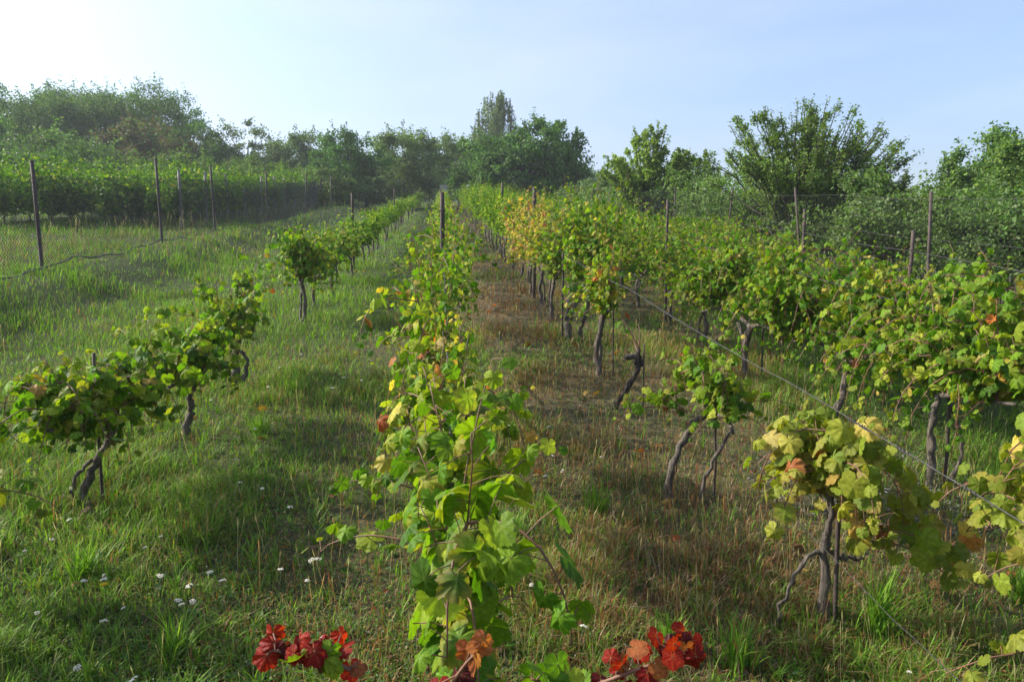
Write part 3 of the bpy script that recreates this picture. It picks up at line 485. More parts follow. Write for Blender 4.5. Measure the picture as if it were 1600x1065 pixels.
# ------------------------------------------------------------------ trees
DK = [(.06, .145, .02), (.08, .175, .026), (.045, .11, .018)]; MD = [(.09, .165, .028), (.115, .20, .038), (.07, .135, .024)]; LT = [(.15, .235, .035), (.19, .28, .045), (.12, .20, .03)]
GY = [(.13, .18, .07), (.10, .15, .055), (.16, .21, .085)]; BR = [(.11, .085, .035), (.085, .09, .03), (.14, .09, .04)]
def tree(name, loc, H, Wd, label, pal, seed, style='round', nclump=90, nleaf=11000, lsize=.16, cat='tree', group=None, lobes=None, trunk=.16, base=.18, gap=.62):
    rng = np.random.default_rng(seed); root = empty(name, loc, label, cat, group); tb = MB(); rad = Wd/2
    P = []; O = []
    if style == 'upright':
        ns = nclump; per = nleaf//(ns*6)
        for i in range(ns):
            a = rng.uniform(0, 2*pi); q = rng.uniform(0, 1)**.55; top = H*(1.02-.34*q**2)*rng.uniform(.70, 1.0)
            p0 = np.array([cos(a)*q*rad*.25, sin(a)*q*rad*.25, .1*H]); tip = np.array([cos(a)*q*rad, sin(a)*q*rad*.8, top]); n = 8; t = np.linspace(0, 1, n)[:, None]
            S = p0+(tip-p0)*t; S[:, :2] *= (.55+.45*t); S[1:-1] += rng.normal(0, .012*H, (n-2, 3)); tb.tube(S, np.linspace(trunk*.3, .008, n), 4, cap=False)
            for j in range(6):
                u = rng.uniform(.12, 1); k = u*(n-1); kk = min(int(k), n-2); c = S[kk]+(S[kk+1]-S[kk])*(k-kk); L = H*.16*(1.2-u)*rng.uniform(.6, 1.4); d = unit(np.array([rng.normal(), rng.normal(), rng.uniform(.4, 1.5)]))
                if j == 0: c = S[-3]; d = unit(S[-1]-S[-3]); L = np.linalg.norm(S[-1]-S[-3])*1.05
                v = rng.uniform(0, 1, per)[:, None]; P.append(c+d*L*v+rng.normal(0, .017*H, (per, 3))*(1.1-.6*v)); O.append(np.tile(d*.4+[0, 0, .3], (per, 1)))
                tb.tube([c, c+d*L*.9], [.012, .005], 3, cap=False)
    elif style == 'birch':
        main = np.array([[0, 0, -.2], [.1, 0, H*.4], [-.1, 0, H*.75], [.1, 0, H*.97]]); tb.tube(main, [trunk, trunk*.7, trunk*.4, .03], 7)
        for i in range(nclump):
            a = rng.uniform(0, 2*pi); u_ = rng.uniform(.02, 1)**.5; rr_ = rad*u_; z = H*(1-.42*u_**2.5-.22*rng.uniform(0, 1)**2); c = np.array([cos(a)*rr_, sin(a)*rr_, z]); tb.tube([[0, 0, z*.72], c*[.6, .6, .97], c], [.03, .018, .006], 3, cap=False)
            for s in range(5):
                m = nleaf//(nclump*5); L = H*rng.uniform(.12, .36); p = c+rng.normal(0, .05*rad, 3); v = rng.uniform(0, 1, m)[:, None]; P.append(p-np.array([0, 0, 1])*L*v+rng.normal(0, .03, (m, 3))+np.array([.1, 0, 0])*v*rng.normal()); O.append(np.tile([0, 0, -.4], (m, 1)))
    else:
        if lobes is None:
            nl = 5+int(rng.integers(3)); lobes = [(0, 0, .60, .42, .40)]
            lobes += [(.2, .1, .2, .26, .2), (-.2, -.1, .2, .26, .2), (0, -.2, .25, .3, .2)]
            for i in range(nl):
                a = i*2*pi/nl+rng.uniform(-.4, .4); lobes.append((cos(a)*.28, sin(a)*.28, rng.uniform(.35, .74), rng.uniform(.2, .3), rng.uniform(.18, .26)))
        Lb = np.array(lobes); w_ = Lb[:, 3]**2*Lb[:, 4]; k = rng.choice(len(Lb), nclump, p=w_/w_.sum()); d = unit(rng.normal(0, 1, (nclump, 3))); q = rng.uniform(.45, 1, nclump)**.5
        Cc = np.c_[Lb[k, 0]*Wd, Lb[k, 1]*Wd, Lb[k, 2]*H]+d*np.c_[Lb[k, 3]*Wd, Lb[k, 3]*Wd, Lb[k, 4]*H]*q[:, None]
        Cc[:, 2] = np.maximum(Cc[:, 2], base*H*.5+.1); cs = rng.uniform(.6, 1.3, nclump)*gap*(Wd*.5+H*.3)*.24
        tb.tube([[0, 0, -.3], [.02*H, 0, H*.2], [-.01*H, 0, H*.45], [0, .02*H, H*.7]], [trunk*1.3, trunk, trunk*.75, trunk*.35], 7, .08, rng)
        for c in Cc[:: max(1, nclump//28)]: z0 = H*rng.uniform(.15, .5); tb.tube([[0, 0, z0], c*[.45, .45, .5]+[0, 0, z0*.5+.03*H], c], [trunk*.4, trunk*.22, .015], 4, cap=False)
        per = nleaf//nclump
        for c, r_, dd in zip(Cc, cs, d):
            g = rng.normal(0, 1, (per, 3)); g = unit(g)*rng.uniform(0, 1, (per, 1))**.5*np.array([1.15, 1.15, .75])*r_*rng.uniform(.7, 1.3, (per, 1)); P.append(c+g); O.append(unit(g)*.6+dd*.3)
            m = per//6; v = rng.uniform(0, 1, (m, 1)); dt = unit(dd+rng.normal(0, .5, 3)+[0, 0, .3]); P.append(c+dt*v*r_*1.5+rng.normal(0, .07*r_+.03, (m, 3))); O.append(np.tile(dt*.3, (m, 1)))
    P = np.concatenate(P); O = np.concatenate(O); P[:, 2] = np.maximum(P[:, 2], .08); n = len(P)
    N = unit(O+rng.normal(0, .55, (n, 3))+[0, 0, .35]); T = unit(O*.5+rng.normal(0, .8, (n, 3))+[0, 0, -.3])
    C, _ = pick(rng, n, pal); C *= (1+.16*np.sin(P[:, :1]*1.7+P[:, 2:3]*1.3+seed))
    V, F, CC, U = leaf_arrays(P, N, T, lsize*rng.uniform(.6, 1.25, n), C, L_DIA, rng)
    link('trunk', tb.mesh('trunk', M_TBARK), root); link('crown', mesh('crown', V, F, M_TREE, CC), root); return root
def tpx(name, px, top, wpx, dist, label, pal, seed, **k):
    x, y, g, H = far(px, dist, top); return tree(name, (x, y, g), H, wpx/FPX*dist*1.02, label, pal, seed, **k)
A = [(MD, 6), (GY, 2), (DK, 3)]
DOME = [(0, 0, .52, .46, .40), (.24, 0, .60, .26, .34), (-.24, 0, .60, .26, .34), (0, .2, .64, .28, .35), (.1, -.2, .62, .28, .35), (.3, 0, .3, .3, .28), (-.3, 0, .3, .3, .28)]
tpx('acacia_tree', 62, 132, 170, 84, 'broad hazy acacia at the far left of the wood, its top the leftmost dome', A, 31, nclump=260, nleaf=52000, lsize=.17, gap=.5, lobes=DOME)
tpx('acacia_tree', 145, 136, 180, 88, 'broad hazy acacia between the leftmost dome and the rounded right dome of the wood', A, 32, nclump=260, nleaf=52000, lsize=.17, gap=.5, lobes=DOME)
tpx('acacia_tree', 236, 139, 170, 86, 'rounded acacia forming the right dome of the wood on the left', [(MD, 8), (DK, 2)], 33, nclump=260, nleaf=52000, lsize=.17, gap=.5, lobes=DOME)
tpx('acacia_tree', -40, 170, 130, 70, 'dark tree cut off by the left edge of the picture', [(DK, 6), (MD, 3)], 34, nclump=90, nleaf=15000, lsize=.2)
tpx('oak_tree', 230, 193, 130, 74, 'brownish lower tree in front of the rounded acacia', [(BR, 6), (MD, 3)], 35, nclump=90, nleaf=15000, lsize=.2)
tpx('oak_tree', 312, 192, 90, 78, 'dark green tree stepping down to the right of the rounded acacia', [(DK, 4), (MD, 4)], 36, nclump=80, nleaf=13000, lsize=.2)
tpx('oak_tree', 100, 215, 190, 66, 'wide mid green tree low in front of the leftmost acacias', A, 37, nclump=110, nleaf=18000, lsize=.2)
tpx('ash_tree', 394, 190, 100, 84, 'airy pale tree with a loose top left of the small gap', [(GY, 6), (MD, 3)], 38, nclump=60, nleaf=8000, lsize=.2, gap=.6)
tpx('ash_tree', 350, 206, 70, 88, 'small pale tree between the dark stepping tree and the airy tree', [(GY, 6), (MD, 3)], 39, nclump=60, nleaf=9000, lsize=.2)
tpx('ash_tree', 440, 222, 80, 92, 'low pale tree filling the gap in the tree line', [(GY, 6), (MD, 3)], 40, nclump=60, nleaf=9000, lsize=.2)
tpx('ash_tree', 484, 204, 90, 80, 'rounded grey green tree just left of the dark cherry tree', [(MD, 6), (GY, 4)], 41, nclump=70, nleaf=12000, lsize=.2)
tpx('cherry_tree', 548, 207, 120, 64, 'dark cherry tree with a spiky flat top left of the pale rounded tree', [(DK, 8)], 42, nclump=90, nleaf=15000, lsize=.17)
tpx('willow_tree', 634, 197, 112, 68, 'pale green rounded tree in the middle of the tree line', [(GY, 5), (LT, 3), (MD, 3)], 43, nclump=100, nleaf=17000, lsize=.17)
tpx('willow_tree', 702, 212, 90, 74, 'grey green tree between the pale rounded tree and the big dark one', [(GY, 5), (MD, 4)], 44, nclump=90, nleaf=13000, lsize=.18)
tpx('willow_tree', 742, 200, 70, 80, 'grey green bushy tree at the foot of the weeping birch', [(GY, 5), (MD, 4)], 45, nclump=70, nleaf=11000, lsize=.18)
tpx('birch_tree', 777, 142, 78, 88, 'slender weeping birch rising above the tree line with the sky showing through', [(GY, 8), (MD, 2)], 46, style='birch', nclump=110, nleaf=15000, lsize=.17, trunk=.2)
tpx('walnut_tree', 820, 170, 205, 58, 'big dark green broad tree right behind the end of the rows', [(DK, 6), (MD, 3)], 47, nclump=190, nleaf=36000, lsize=.2, trunk=.3, gap=.42,
    lobes=[(0, 0, .36, .42, .34), (.14, 0, .72, .14, .24), (.36, 0, .62, .10, .16), (.06, -.1, .62, .22, .2), (-.26, 0, .50, .18, .22), (-.08, .1, .60, .2, .18), (.30, -.1, .42, .2, .24), (-.38, 0, .26, .14, .2), (.42, 0, .3, .1, .14)])
tpx('peach_tree', 955, 262, 70, 44, 'low light green tree in the gap right of the big dark tree', [(LT, 5), (MD, 4)], 48, nclump=60, nleaf=9000, lsize=.11)
tpx('plum_tree', 1012, 190, 150, 34, 'light yellow green fruit tree with a pointed top right of the big dark tree', [([(.20, .30, .045), (.24, .33, .055), (.15, .24, .035)], 8)], 49, style='upright', nclump=60, nleaf=24000, lsize=.12, trunk=.12)
tpx('plum_tree', 1088, 233, 105, 36, 'smaller fruit tree with a thin leaning top just right of the pointed one', [(MD, 4), (LT, 6)], 50, style='upright', nclump=36, nleaf=14000, lsize=.11, trunk=.1)
tpx('apple_tree', 1248, 155, 300, 23, 'large fruit tree with many upright leafy branches against the sky on the right', [(MD, 4), (LT, 7), (GY, 2)], 51, style='upright', nclump=130, nleaf=56000, lsize=.066, trunk=.12)
tpx('apple_tree', 1396, 250, 90, 21, 'thin sapling with sparse upright shoots right of the large fruit tree', [(MD, 4), (GY, 5)], 52, style='upright', nclump=12, nleaf=2600, lsize=.06, trunk=.06)
tpx('plum_tree', 1450, 290, 110, 26, 'low grey green bushy tree right of the thin sapling', [(GY, 5), (MD, 5)], 53, style='upright', nclump=45, nleaf=18000, lsize=.09)
tpx('maple_tree', 1526, 208, 105, 31, 'mid green rounded tree standing near the right edge', [(MD, 5), (LT, 2), (DK, 2)], 54, nclump=90, nleaf=16000, lsize=.11)
tpx('maple_tree', 1606, 214, 150, 24, 'large green tree cut off by the right edge', [(MD, 6), (LT, 3)], 55, nclump=120, nleaf=24000, lsize=.085, base=0)
tpx('elder_bush', 1560, 300, 160, 16.5, 'dense green bush at the right edge behind the fence', [(MD, 6), (GY, 3)], 56, nclump=110, nleaf=20000, lsize=.06, base=0, cat='bush')
# bushes behind the right fence
lab = ['grey green bush behind the fence near the right edge', 'dark bush behind the fence below the thin sapling', 'dense bush behind the fence under the right part of the large fruit tree', 'dense bush behind the fence under the large fruit tree trunk',
       'leafy bush behind the fence left of the large fruit tree', 'mid green bush behind the fence under the smaller fruit tree', 'light bush behind the fence under the pointed fruit tree', 'dark bush behind the far part of the right fence', 'small bush at the far end of the right fence', 'low dark bush beside the big dark tree']
for i, (x, y, H, W) in enumerate(((11.3, 12.5, 2.3, 4), (10.8, 16.0, 2.2, 4), (11.2, 19.5, 2.6, 4.4), (10.9, 23.5, 2.6, 4.6), (11, 28, 2.7, 5), (11, 33, 2.8, 5), (10.8, 38, 2.7, 5.4), (10.6, 44, 2.4, 5.6), (10.2, 50, 2.3, 5.6), (9.4, 56, 2.2, 5))):
    tree('hedge_bush', gp(x, y), H, W, lab[i], [(MD, 6), (GY, 3), (LT, 1)] if i % 3 else [(MD, 4), (DK, 3), (GY, 2)], 60+i, nclump=80, nleaf=13000 if y < 30 else 7000, lsize=.055+.0018*y, cat='bush', group='bushes behind the right fence', trunk=.05, base=0, gap=.6)
# small orchard trees behind the trellised vineyard
ol = ['dark round orchard tree at the left edge above the trellised vines', 'dark orchard tree above the first fence post', 'orchard tree left of the second fence post', 'low orchard tree with a yellowish flat top above the second fence post', 'low orchard tree above the third fence post', 'flat topped orchard tree right of the third fence post', 'flat topped orchard tree in front of the airy pale tree', 'low orchard tree in front of the rounded grey green tree', 'small orchard tree in front of the dark cherry tree', 'small orchard tree at the right end of the trellised row']
for i, (px, top, W, d) in enumerate(((20, 234, 100, 54), (95, 238, 100, 55), (168, 246, 90, 56), (235, 244, 80, 58), (290, 238, 80, 60), (345, 246, 80, 62), (400, 248, 80, 64), (450, 254, 80, 66), (505, 262, 80, 60), (575, 268, 60, 64))):
    tpx('orchard_tree', px, top, W, d, ol[i], [(DK, 5), (MD, 3)] if i < 2 else [(MD, 5), (LT, 2), (BR, .6)], 80+i, nclump=60, nleaf=9000, lsize=.15, group='low orchard trees beyond the trellised vines')
# far wood behind everything
for i, (px, top, W, d) in enumerate(((600, 235, 130, 105), (665, 240, 100, 108), (800, 250, 130, 105), (900, 262, 120, 108), (20, 190, 190, 110), (330, 232, 160, 110), (450, 236, 150, 112), (540, 235, 130, 112))):
    tpx('oak_tree', px, top, W, d, ['faint tree behind the pale rounded tree', 'faint tree behind the gap left of the weeping birch', 'faint tree behind the big dark tree', 'faint tree seen right of the big dark tree', 'faint tree behind the leftmost acacias', 'faint tree behind the dark stepping tree', 'faint tree behind the low gap in the tree line', 'faint tree behind the dark cherry tree'][i], A, 100+i, nclump=70, nleaf=9000, lsize=.26, base=0)
# ------------------------------------------------------------------ ground
gx = np.unique(np.r_[-260, -200, -150, -110, -80, -60, np.arange(-45, 45.1, 1.0), 60, 80, 110, 150, 200, 260, np.arange(-12, 12.1, .25)]); gy = np.unique(np.r_[-60, -30, -20, -10, np.arange(-4, 30, .25), np.arange(30, 130, 1.5), 140, 160, 190, 230, 280])
GX, GY_ = np.meshgrid(gx, gy); Z = terr(GX, GY_); V = np.stack([GX, GY_, Z], -1).reshape(-1, 3); nx = len(gx); i = np.arange(len(gy)-1)[:, None]*nx+np.arange(nx-1)[None]; F = np.stack([i, i+1, i+nx+1, i+nx], -1).reshape(-1, 4)
def dry(x, y):
    """0 lush green .. 1 dry brown, as it lies on the ground"""
    d = .04+0*x+.13*sm(-3.4, -1.8, x)+.22*sm(-1.6, -.7, x)*sm(14, 5, y)*.8+.27*sm(.35, .7, x)*sm(2.6, 1.3, x)*(.72+.6*sm(7, 13, y))+.10*sm(1.3, 2.6, x)*sm(4.2, 3.2, x)
    d = d-.15*sm(3.2, 4.5, x)*sm(9, 6, y)-.27*sm(4.0, 2.4, y)-.22*sm(-3.4, -1.8, x)*sm(0, -1.3, x)*sm(7, 12, y)
    return np.clip(d+(.18+.3*sm(-2, .5, x))*fbm(x*.8, y*.8, 1, 3), 0, 1)
gc = dry(V[:, 0], V[:, 1])[:, None]; GC = np.array([.05, .065, .024])*(1-gc)+np.array([.12, .088, .055])*gc
m, n, l = newmat('soil_and_thatch'); bs = n['Principled BSDF']; at_ = n.new('ShaderNodeAttribute'); at_.attribute_name = 'Col'; tc = n.new('ShaderNodeTexCoord')
nz = n.new('ShaderNodeTexNoise'); nz.inputs['Scale'].default_value = 14; nz.inputs['Detail'].default_value = 9; nz.inputs['Roughness'].default_value = .75; l.new(tc.outputs['Object'], nz.inputs['Vector'])
mr = n.new('ShaderNodeMapRange'); mr.inputs[1].default_value = .3; mr.inputs[2].default_value = .7; mr.inputs[3].default_value = .5; mr.inputs[4].default_value = 1.6; l.new(nz.outputs[0], mr.inputs[0])
mx = n.new('ShaderNodeMix'); mx.data_type = 'RGBA'; mx.blend_type = 'MULTIPLY'; mx.inputs[0].default_value = 1; l.new(at_.outputs[0], mx.inputs[6]); l.new(mr.outputs[0], mx.inputs[7]); l.new(mx.outputs[2], bs.inputs['Base Color']); bs.inputs['Roughness'].default_value = 1; bs.inputs['Specular IOR Level'].default_value = .1
bp = n.new('ShaderNodeBump'); bp.inputs['Strength'].default_value = 1; bp.inputs['Distance'].default_value = .04; l.new(nz.outputs[0], bp.inputs['Height']); l.new(bp.outputs[0], bs.inputs['Normal'])
tag(link('ground', mesh('ground', V, F, m, GC, smooth=True)), kind='structure')
# ------------------------------------------------------------------ grass
def scatter(n, d0, d1, rng, power=1.0, half=.86):
    """points spread over the ground ahead, denser near the camera"""
    u = rng.uniform(0, 1, n); d = d0*(d1/d0)**u if power == 1 else (d0**(1-power)+u*(d1**(1-power)-d0**(1-power)))**(1/(1-power))
    a = rng.uniform(-1, 1, n)*half; x = d*(a+tan(YAW)); return x, d
SHADEG = np.array([[.12, .26, .018], [.155, .31, .022], [.09, .20, .016], [.20, .32, .035]]); DRYC = np.array([[.30, .145, .06], [.30, .21, .11], [.27, .11, .045], [.36, .28, .16]]); OLV = np.array([[.13, .17, .035], [.18, .19, .05], [.11, .14, .035], [.21, .20, .07]])
def blade_field(name, n, d0, d1, seed, hmul=1., wmin=.0038, wk=.0007, power=1.0, label=None, cat=None, keep=None, stiff=.5, thin=None, palette=None):
    rng = np.random.default_rng(seed); x, y = scatter(n, d0, d1, rng, power)
    tuft = fbm(x*3.1, y*3.1, 1, 4); dr = dry(x, y)
    hgt = hmul*(.07+.14*sm(-.1, 1, tuft)+.09*sm(-.8, -3, x)*sm(-.3, .6, fbm(x*1.4, y*1.4, 1, 2))+.03*fbm(x*2, y*2, 1, 1))*(1-.3*dr)
    k = rng.uniform(0, 1, n) < np.clip(.55+.5*tuft+.25*fbm(x*.8, y*.8, 1, 6), .38, 1)
    pb = np.hypot((x-3.1)/.95, (y-4.75)/.8); k &= ~((pb < 1) & (rng.uniform(0, 1, n) < .6))
    if keep is not None: k &= keep(x, y, rng)
    x, y, hgt, dr = x[k], y[k], np.maximum(hgt[k], .03)*rng.uniform(.45, 1.5, k.sum()), dr[k]; n = len(x); z = terr(x, y)-.01
    wd = np.maximum(wmin, wk*y)*rng.uniform(.6, 1.3, n); az = rng.uniform(0, 2*pi, n); ln = rng.uniform(.15, 1.1, n)*stiff*2
    D = np.stack([np.cos(az), np.sin(az), 0*az], 1); S = np.stack([-np.sin(az+rng.normal(0, .5, n)), np.cos(az), 0*az], 1)*wd[:, None]/2; B = np.stack([x, y, z], 1); up = np.array([0, 0, 1.])
    M1 = B+up*(hgt*.55)[:, None]+D*(hgt*ln*.22)[:, None]; TP = B+up*(hgt*(1-.25*ln))[:, None]+D*(hgt*ln*.75)[:, None]
    V = np.stack([B-S, B+S, M1+S*.8, M1-S*.8, TP], 1).reshape(-1, 3); o = (np.arange(n)*5)[:, None]
    F4 = o+np.array([[0, 1, 2, 3]]); F3 = o+np.array([[3, 2, 4]])
    r_ = rng.uniform(0, 1, n); g = SHADEG[rng.integers(0, 4, n)]; ol_ = OLV[rng.integers(0, 4, n)]; dy = DRYC[rng.integers(0, 4, n)]
    C = np.where((r_ < dr*.95)[:, None], dy, np.where((r_ < dr*.95+.25)[:, None], ol_, g))
    if palette is not None: C = palette[rng.integers(0, len(palette), n)]
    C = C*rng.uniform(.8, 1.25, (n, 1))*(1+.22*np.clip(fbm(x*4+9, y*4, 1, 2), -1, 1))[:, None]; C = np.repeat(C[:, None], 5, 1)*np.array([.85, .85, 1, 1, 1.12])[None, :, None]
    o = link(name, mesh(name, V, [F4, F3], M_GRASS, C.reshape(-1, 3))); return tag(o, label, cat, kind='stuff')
blade_field('grass', 300000, 1.2, 9, 201, wmin=.0058, wk=.0008, stiff=.65, label='green and dry grass between the near vines', cat='grass')
blade_field('grass', 260000, 7, 32, 202, wk=.0008, power=1.0, hmul=1.05, label='grass between the rows in the middle distance', cat='grass')
blade_field('grass', 90000, 28, 92, 203, hmul=1.3, power=.6, label='grass at the top of the slope', cat='grass')
def long_blades(n, d0, d1, seed, keep, L0, label):
    rng = np.random.default_rng(seed); x, y = scatter(n, d0, d1, rng); k = keep(x, y, rng); x, y = x[k], y[k]; q = np.floor(x*7)*131+np.floor(y*7)*17; n = len(x)
    cx = (np.floor(x*7)+.5+.4*np.sin(q))/7; cy = (np.floor(y*7)+.5+.4*np.cos(q*1.3))/7; x = cx+(x-cx)*.35; y = cy+(y-cy)*.35; z = terr(x, y)-.01
    az = rng.uniform(0, 2*pi, n); L = L0*rng.uniform(.45, 1.2, n)*(.7+.3*np.sin(q*.7)); ln = rng.uniform(.25, 1.15, n); ks = 5; t = np.linspace(0, 1, ks)
    P = np.stack([x[:, None]+np.cos(az)[:, None]*(L*ln*.8)[:, None]*t**1.6, y[:, None]+np.sin(az)[:, None]*(L*ln*.8)[:, None]*t**1.6, z[:, None]+L[:, None]*(t-.45*ln[:, None]*t**2.4)], -1)
    S = np.stack([-np.sin(az), np.cos(az), 0*az], 1)[:, None]*(np.maximum(.0032, .0006*y)[:, None]*(1-t**1.7)+.0003)[..., None]; V = np.stack([P-S, P+S], 2).reshape(n, ks*2, 3); j = np.arange(ks-1)*2
    F = np.stack([j, j+1, j+3, j+2], -1)[None]+(np.arange(n)*ks*2)[:, None, None]; pal = np.concatenate([SHADEG, SHADEG*.8, OLV[:2]]); C = np.repeat((pal[rng.integers(0, len(pal), n)]*rng.uniform(.75, 1.25, (n, 1)))[:, None], ks*2, 1)
    tag(link('grass', mesh('grass', V.reshape(-1, 3), F.reshape(-1, 4), M_GRASS, C.reshape(-1, 3))), label, 'grass', kind='stuff')
long_blades(75000, 1.2, 11, 230, lambda x, y, r: (r.uniform(0, 1, len(x)) < 1-1.5*dry(x, y)) & (fbm(x*1.3, y*1.3, 1, 3) > -.35) & (np.hypot((x-3.1)/.95, (y-4.75)/.8) > 1), .20, 'long arching green grass blades near the camera')
# tall rough grass on the bank and along the left fence, and under the trellised row
blade_field('tall_grass', 60000, 6, 60, 204, hmul=2.2, wk=.0008, keep=lambda x, y, r: ((x < -4.8) & (x > -7.2) & (fbm(x*.7, y*.7, 1, 5) > -.1)) | ((x < -9) & (x > -10.3)), label='tall rough grass on the bank below the left fence', cat='grass')
def cover(name, n, d0, d1, seed, size, hz, label, pals, thr=.0, o=6):
    rng = np.random.default_rng(seed); x, y = scatter(n, d0, d1, rng); k = fbm(x*1.6, y*1.6, 1, o) > thr; x, y = x[k], y[k]; n = len(x)
    P = np.stack([x, y, terr(x, y)+rng.uniform(.005, hz, n)], 1); N = unit(rng.normal(0, .5, (n, 3))+[0, 0, 1]); T = rng.normal(0, 1, (n, 3)); dr = dry(x, y)
    C = pals[rng.integers(0, len(pals), n)]*rng.uniform(.8, 1.25, (n, 1)); q = rng.uniform(0, 1, n) < dr*.55; C[q] = DRYC[rng.integers(0, 4, q.sum())]*.8
    V, F, CC, U = leaf_arrays(P, N, T, np.maximum(size, .0014*y)*rng.uniform(.6, 1.4, n), C, L_DIA, rng); return tag(link(name, mesh(name, V, F, M_GRASS, CC)), label, 'weeds', kind='stuff')
cover('ground_cover', 110000, 1.2, 16, 210, .013, .07, 'low broad leaved weeds among the grass', np.array([[.06, .14, .025], [.08, .17, .03], [.07, .12, .035], [.12, .16, .04]]))
cover('ground_cover', 60000, 1.2, 12, 211, .010, .12, 'feathery grey green weeds among the grass', np.array([[.10, .13, .07], [.08, .12, .05]]), .3, 2)
cover('ground_cover', 9000, 1.2, 10, 212, .030, .05, 'larger flat weed leaves close to the ground', np.array([[.06, .15, .03], [.09, .18, .04], [.07, .13, .05]]), .1, 5)
rng = np.random.default_rng(90); n = 420; y = 1.8*(22/1.8)**rng.uniform(0, 1, n); x = rng.choice([XL, XC, X1, X2, 2.6, .8], n)+rng.normal(0, .45, n); C, _ = pick(rng, n, [([(.20, .12, .05), (.16, .09, .04), (.26, .18, .08)], 5), (YELLOW, 1), (ORANGE, 1)])
V, F, CC, U = leaf_arrays(np.stack([x, y, terr(x, y)+rng.uniform(.01, .09, n)], 1), unit(rng.normal(0, .45, (n, 3))+[0, 0, 1]), rng.normal(0, 1, (n, 3)), .045*rng.uniform(.6, 1.2, n), C, L_MID, rng, C*.6, 1.2)
tag(link('fallen_leaves', mesh('fallen_leaves', V, F, M_LEAF, CC)), 'withered vine leaves fallen in the grass below the rows', 'fallen leaves', kind='stuff')
# dry seed stalks
def stalks(n, d0, d1, seed, label, keep, hmul=1., cols=DRYC):
    rng = np.random.default_rng(seed); x, y = scatter(n, d0, d1, rng); k = keep(x, y, rng); x, y = x[k], y[k]; n = len(x); z = terr(x, y); h = rng.uniform(.14, .36, n)*hmul; az = rng.uniform(0, 2*pi, n); ln = rng.uniform(0, .3, n)
    D = np.stack([np.cos(az)*ln, np.sin(az)*ln, np.ones(n)], 1)*h[:, None]; B = np.stack([x, y, z], 1); w_ = np.maximum(.0015, .0005*y)*rng.uniform(.7, 1.2, n); hw = w_*rng.uniform(2.2, 4.5, n); Vs = []; Fs = []; o = np.arange(n)[:, None]*14
    for q in (0, 1):
        S = np.stack([np.cos(az+1+q*1.57), np.sin(az+1+q*1.57), 0*az], 1)
        Vs += [B-S*w_[:, None]/2, B+S*w_[:, None]/2, B+D*.78+S*w_[:, None]/2, B+D*.78-S*w_[:, None]/2, B+D*.88-S*hw[:, None]/2, B+D*.88+S*hw[:, None]/2, B+D]; b0 = q*7
        Fs.append((4, o+np.array([[b0, b0+1, b0+2, b0+3]]))); Fs.append((4, o+np.array([[b0+3, b0+2, b0+5, b0+4]]))); Fs.append((3, o+np.array([[b0+4, b0+5, b0+6]])))
    V = np.stack(Vs, 1).reshape(-1, 3); C = np.repeat((cols[rng.integers(0, len(cols), n)]*rng.uniform(.9, 1.3, (n, 1)))[:, None], 14, 1).reshape(-1, 3)
    tag(link('dry_stalks', mesh('dry_stalks', V, [np.concatenate([f for k_, f in Fs if k_ == 4]), np.concatenate([f for k_, f in Fs if k_ == 3])], M_GRASS, C)), label, 'dry grass', kind='stuff')
stalks(8000, 1.5, 22, 220, 'dry reddish brown seed stalks standing in the grass', lambda x, y, r: r.uniform(0, 1, len(x)) < (dry(x, y)-.25)*1.3, cols=np.array([[.34, .16, .075], [.40, .24, .12], [.28, .12, .055], [.46, .34, .18]]))
stalks(1300, 1.5, 12, 221, 'pale straw seed stalks scattered in the green grass', lambda x, y, r: r.uniform(0, 1, len(x)) < .25+.75*sm(-1.5, -.3, x), .9, np.array([[.42, .36, .22], [.36, .33, .18]]))
stalks(5000, 8, 60, 222, 'tall pale weeds along the left fence', lambda x, y, r: ((x < -7.9) & (x > -8.8)) | ((x < -9) & (x > -10.4)), 2.2, np.array([[.26, .22, .14], [.20, .18, .10]]))
stalks(9000, 7, 30, 223, 'grey dead weeds at the foot of the right fence', lambda x, y, r: (x > 7.2) & (x < 9.6), 2.0, np.array([[.20, .18, .16], [.26, .23, .20], [.15, .13, .11]]))
# tufts of long grass near the camera
def tuft(x, y, label, n=90, h=.32, seed=1, cols=SHADEG):
    rng = np.random.default_rng(seed); az = rng.uniform(0, 2*pi, n); L = h*rng.uniform(.5, 1.15, n); ln = rng.uniform(.2, 1.0, n); b0 = rng.normal(0, .03, (n, 2)); ks = 6; t = np.linspace(0, 1, ks)
    P = np.stack([b0[:, :1]+np.cos(az)[:, None]*(L*ln*.8)[:, None]*t**1.6, b0[:, 1:]+np.sin(az)[:, None]*(L*ln*.8)[:, None]*t**1.6, (L[:, None]*(t-.45*ln[:, None]*t**2.4))-.01], -1)
    S = np.stack([-np.sin(az), np.cos(az), 0*az], 1)[:, None]*(.0045*(1-t**1.5)+.0004)[None, :, None]/1.2; V = np.stack([P-S, P+S], 2).reshape(n, ks*2, 3); j = np.arange(ks-1)*2
    F = np.stack([j, j+1, j+3, j+2], -1)[None]+(np.arange(n)*ks*2)[:, None, None]; C = np.repeat((cols[rng.integers(0, len(cols), n)]*rng.uniform(.8, 1.3, (n, 1)))[:, None], ks*2, 1)
    o = link('grass_tuft', mesh('grass_tuft', V.reshape(-1, 3), F.reshape(-1, 4), M_GRASS, C.reshape(-1, 3))); o.location = gp(x, y); tag(o, label, 'grass tuft', 'tufts of long grass')
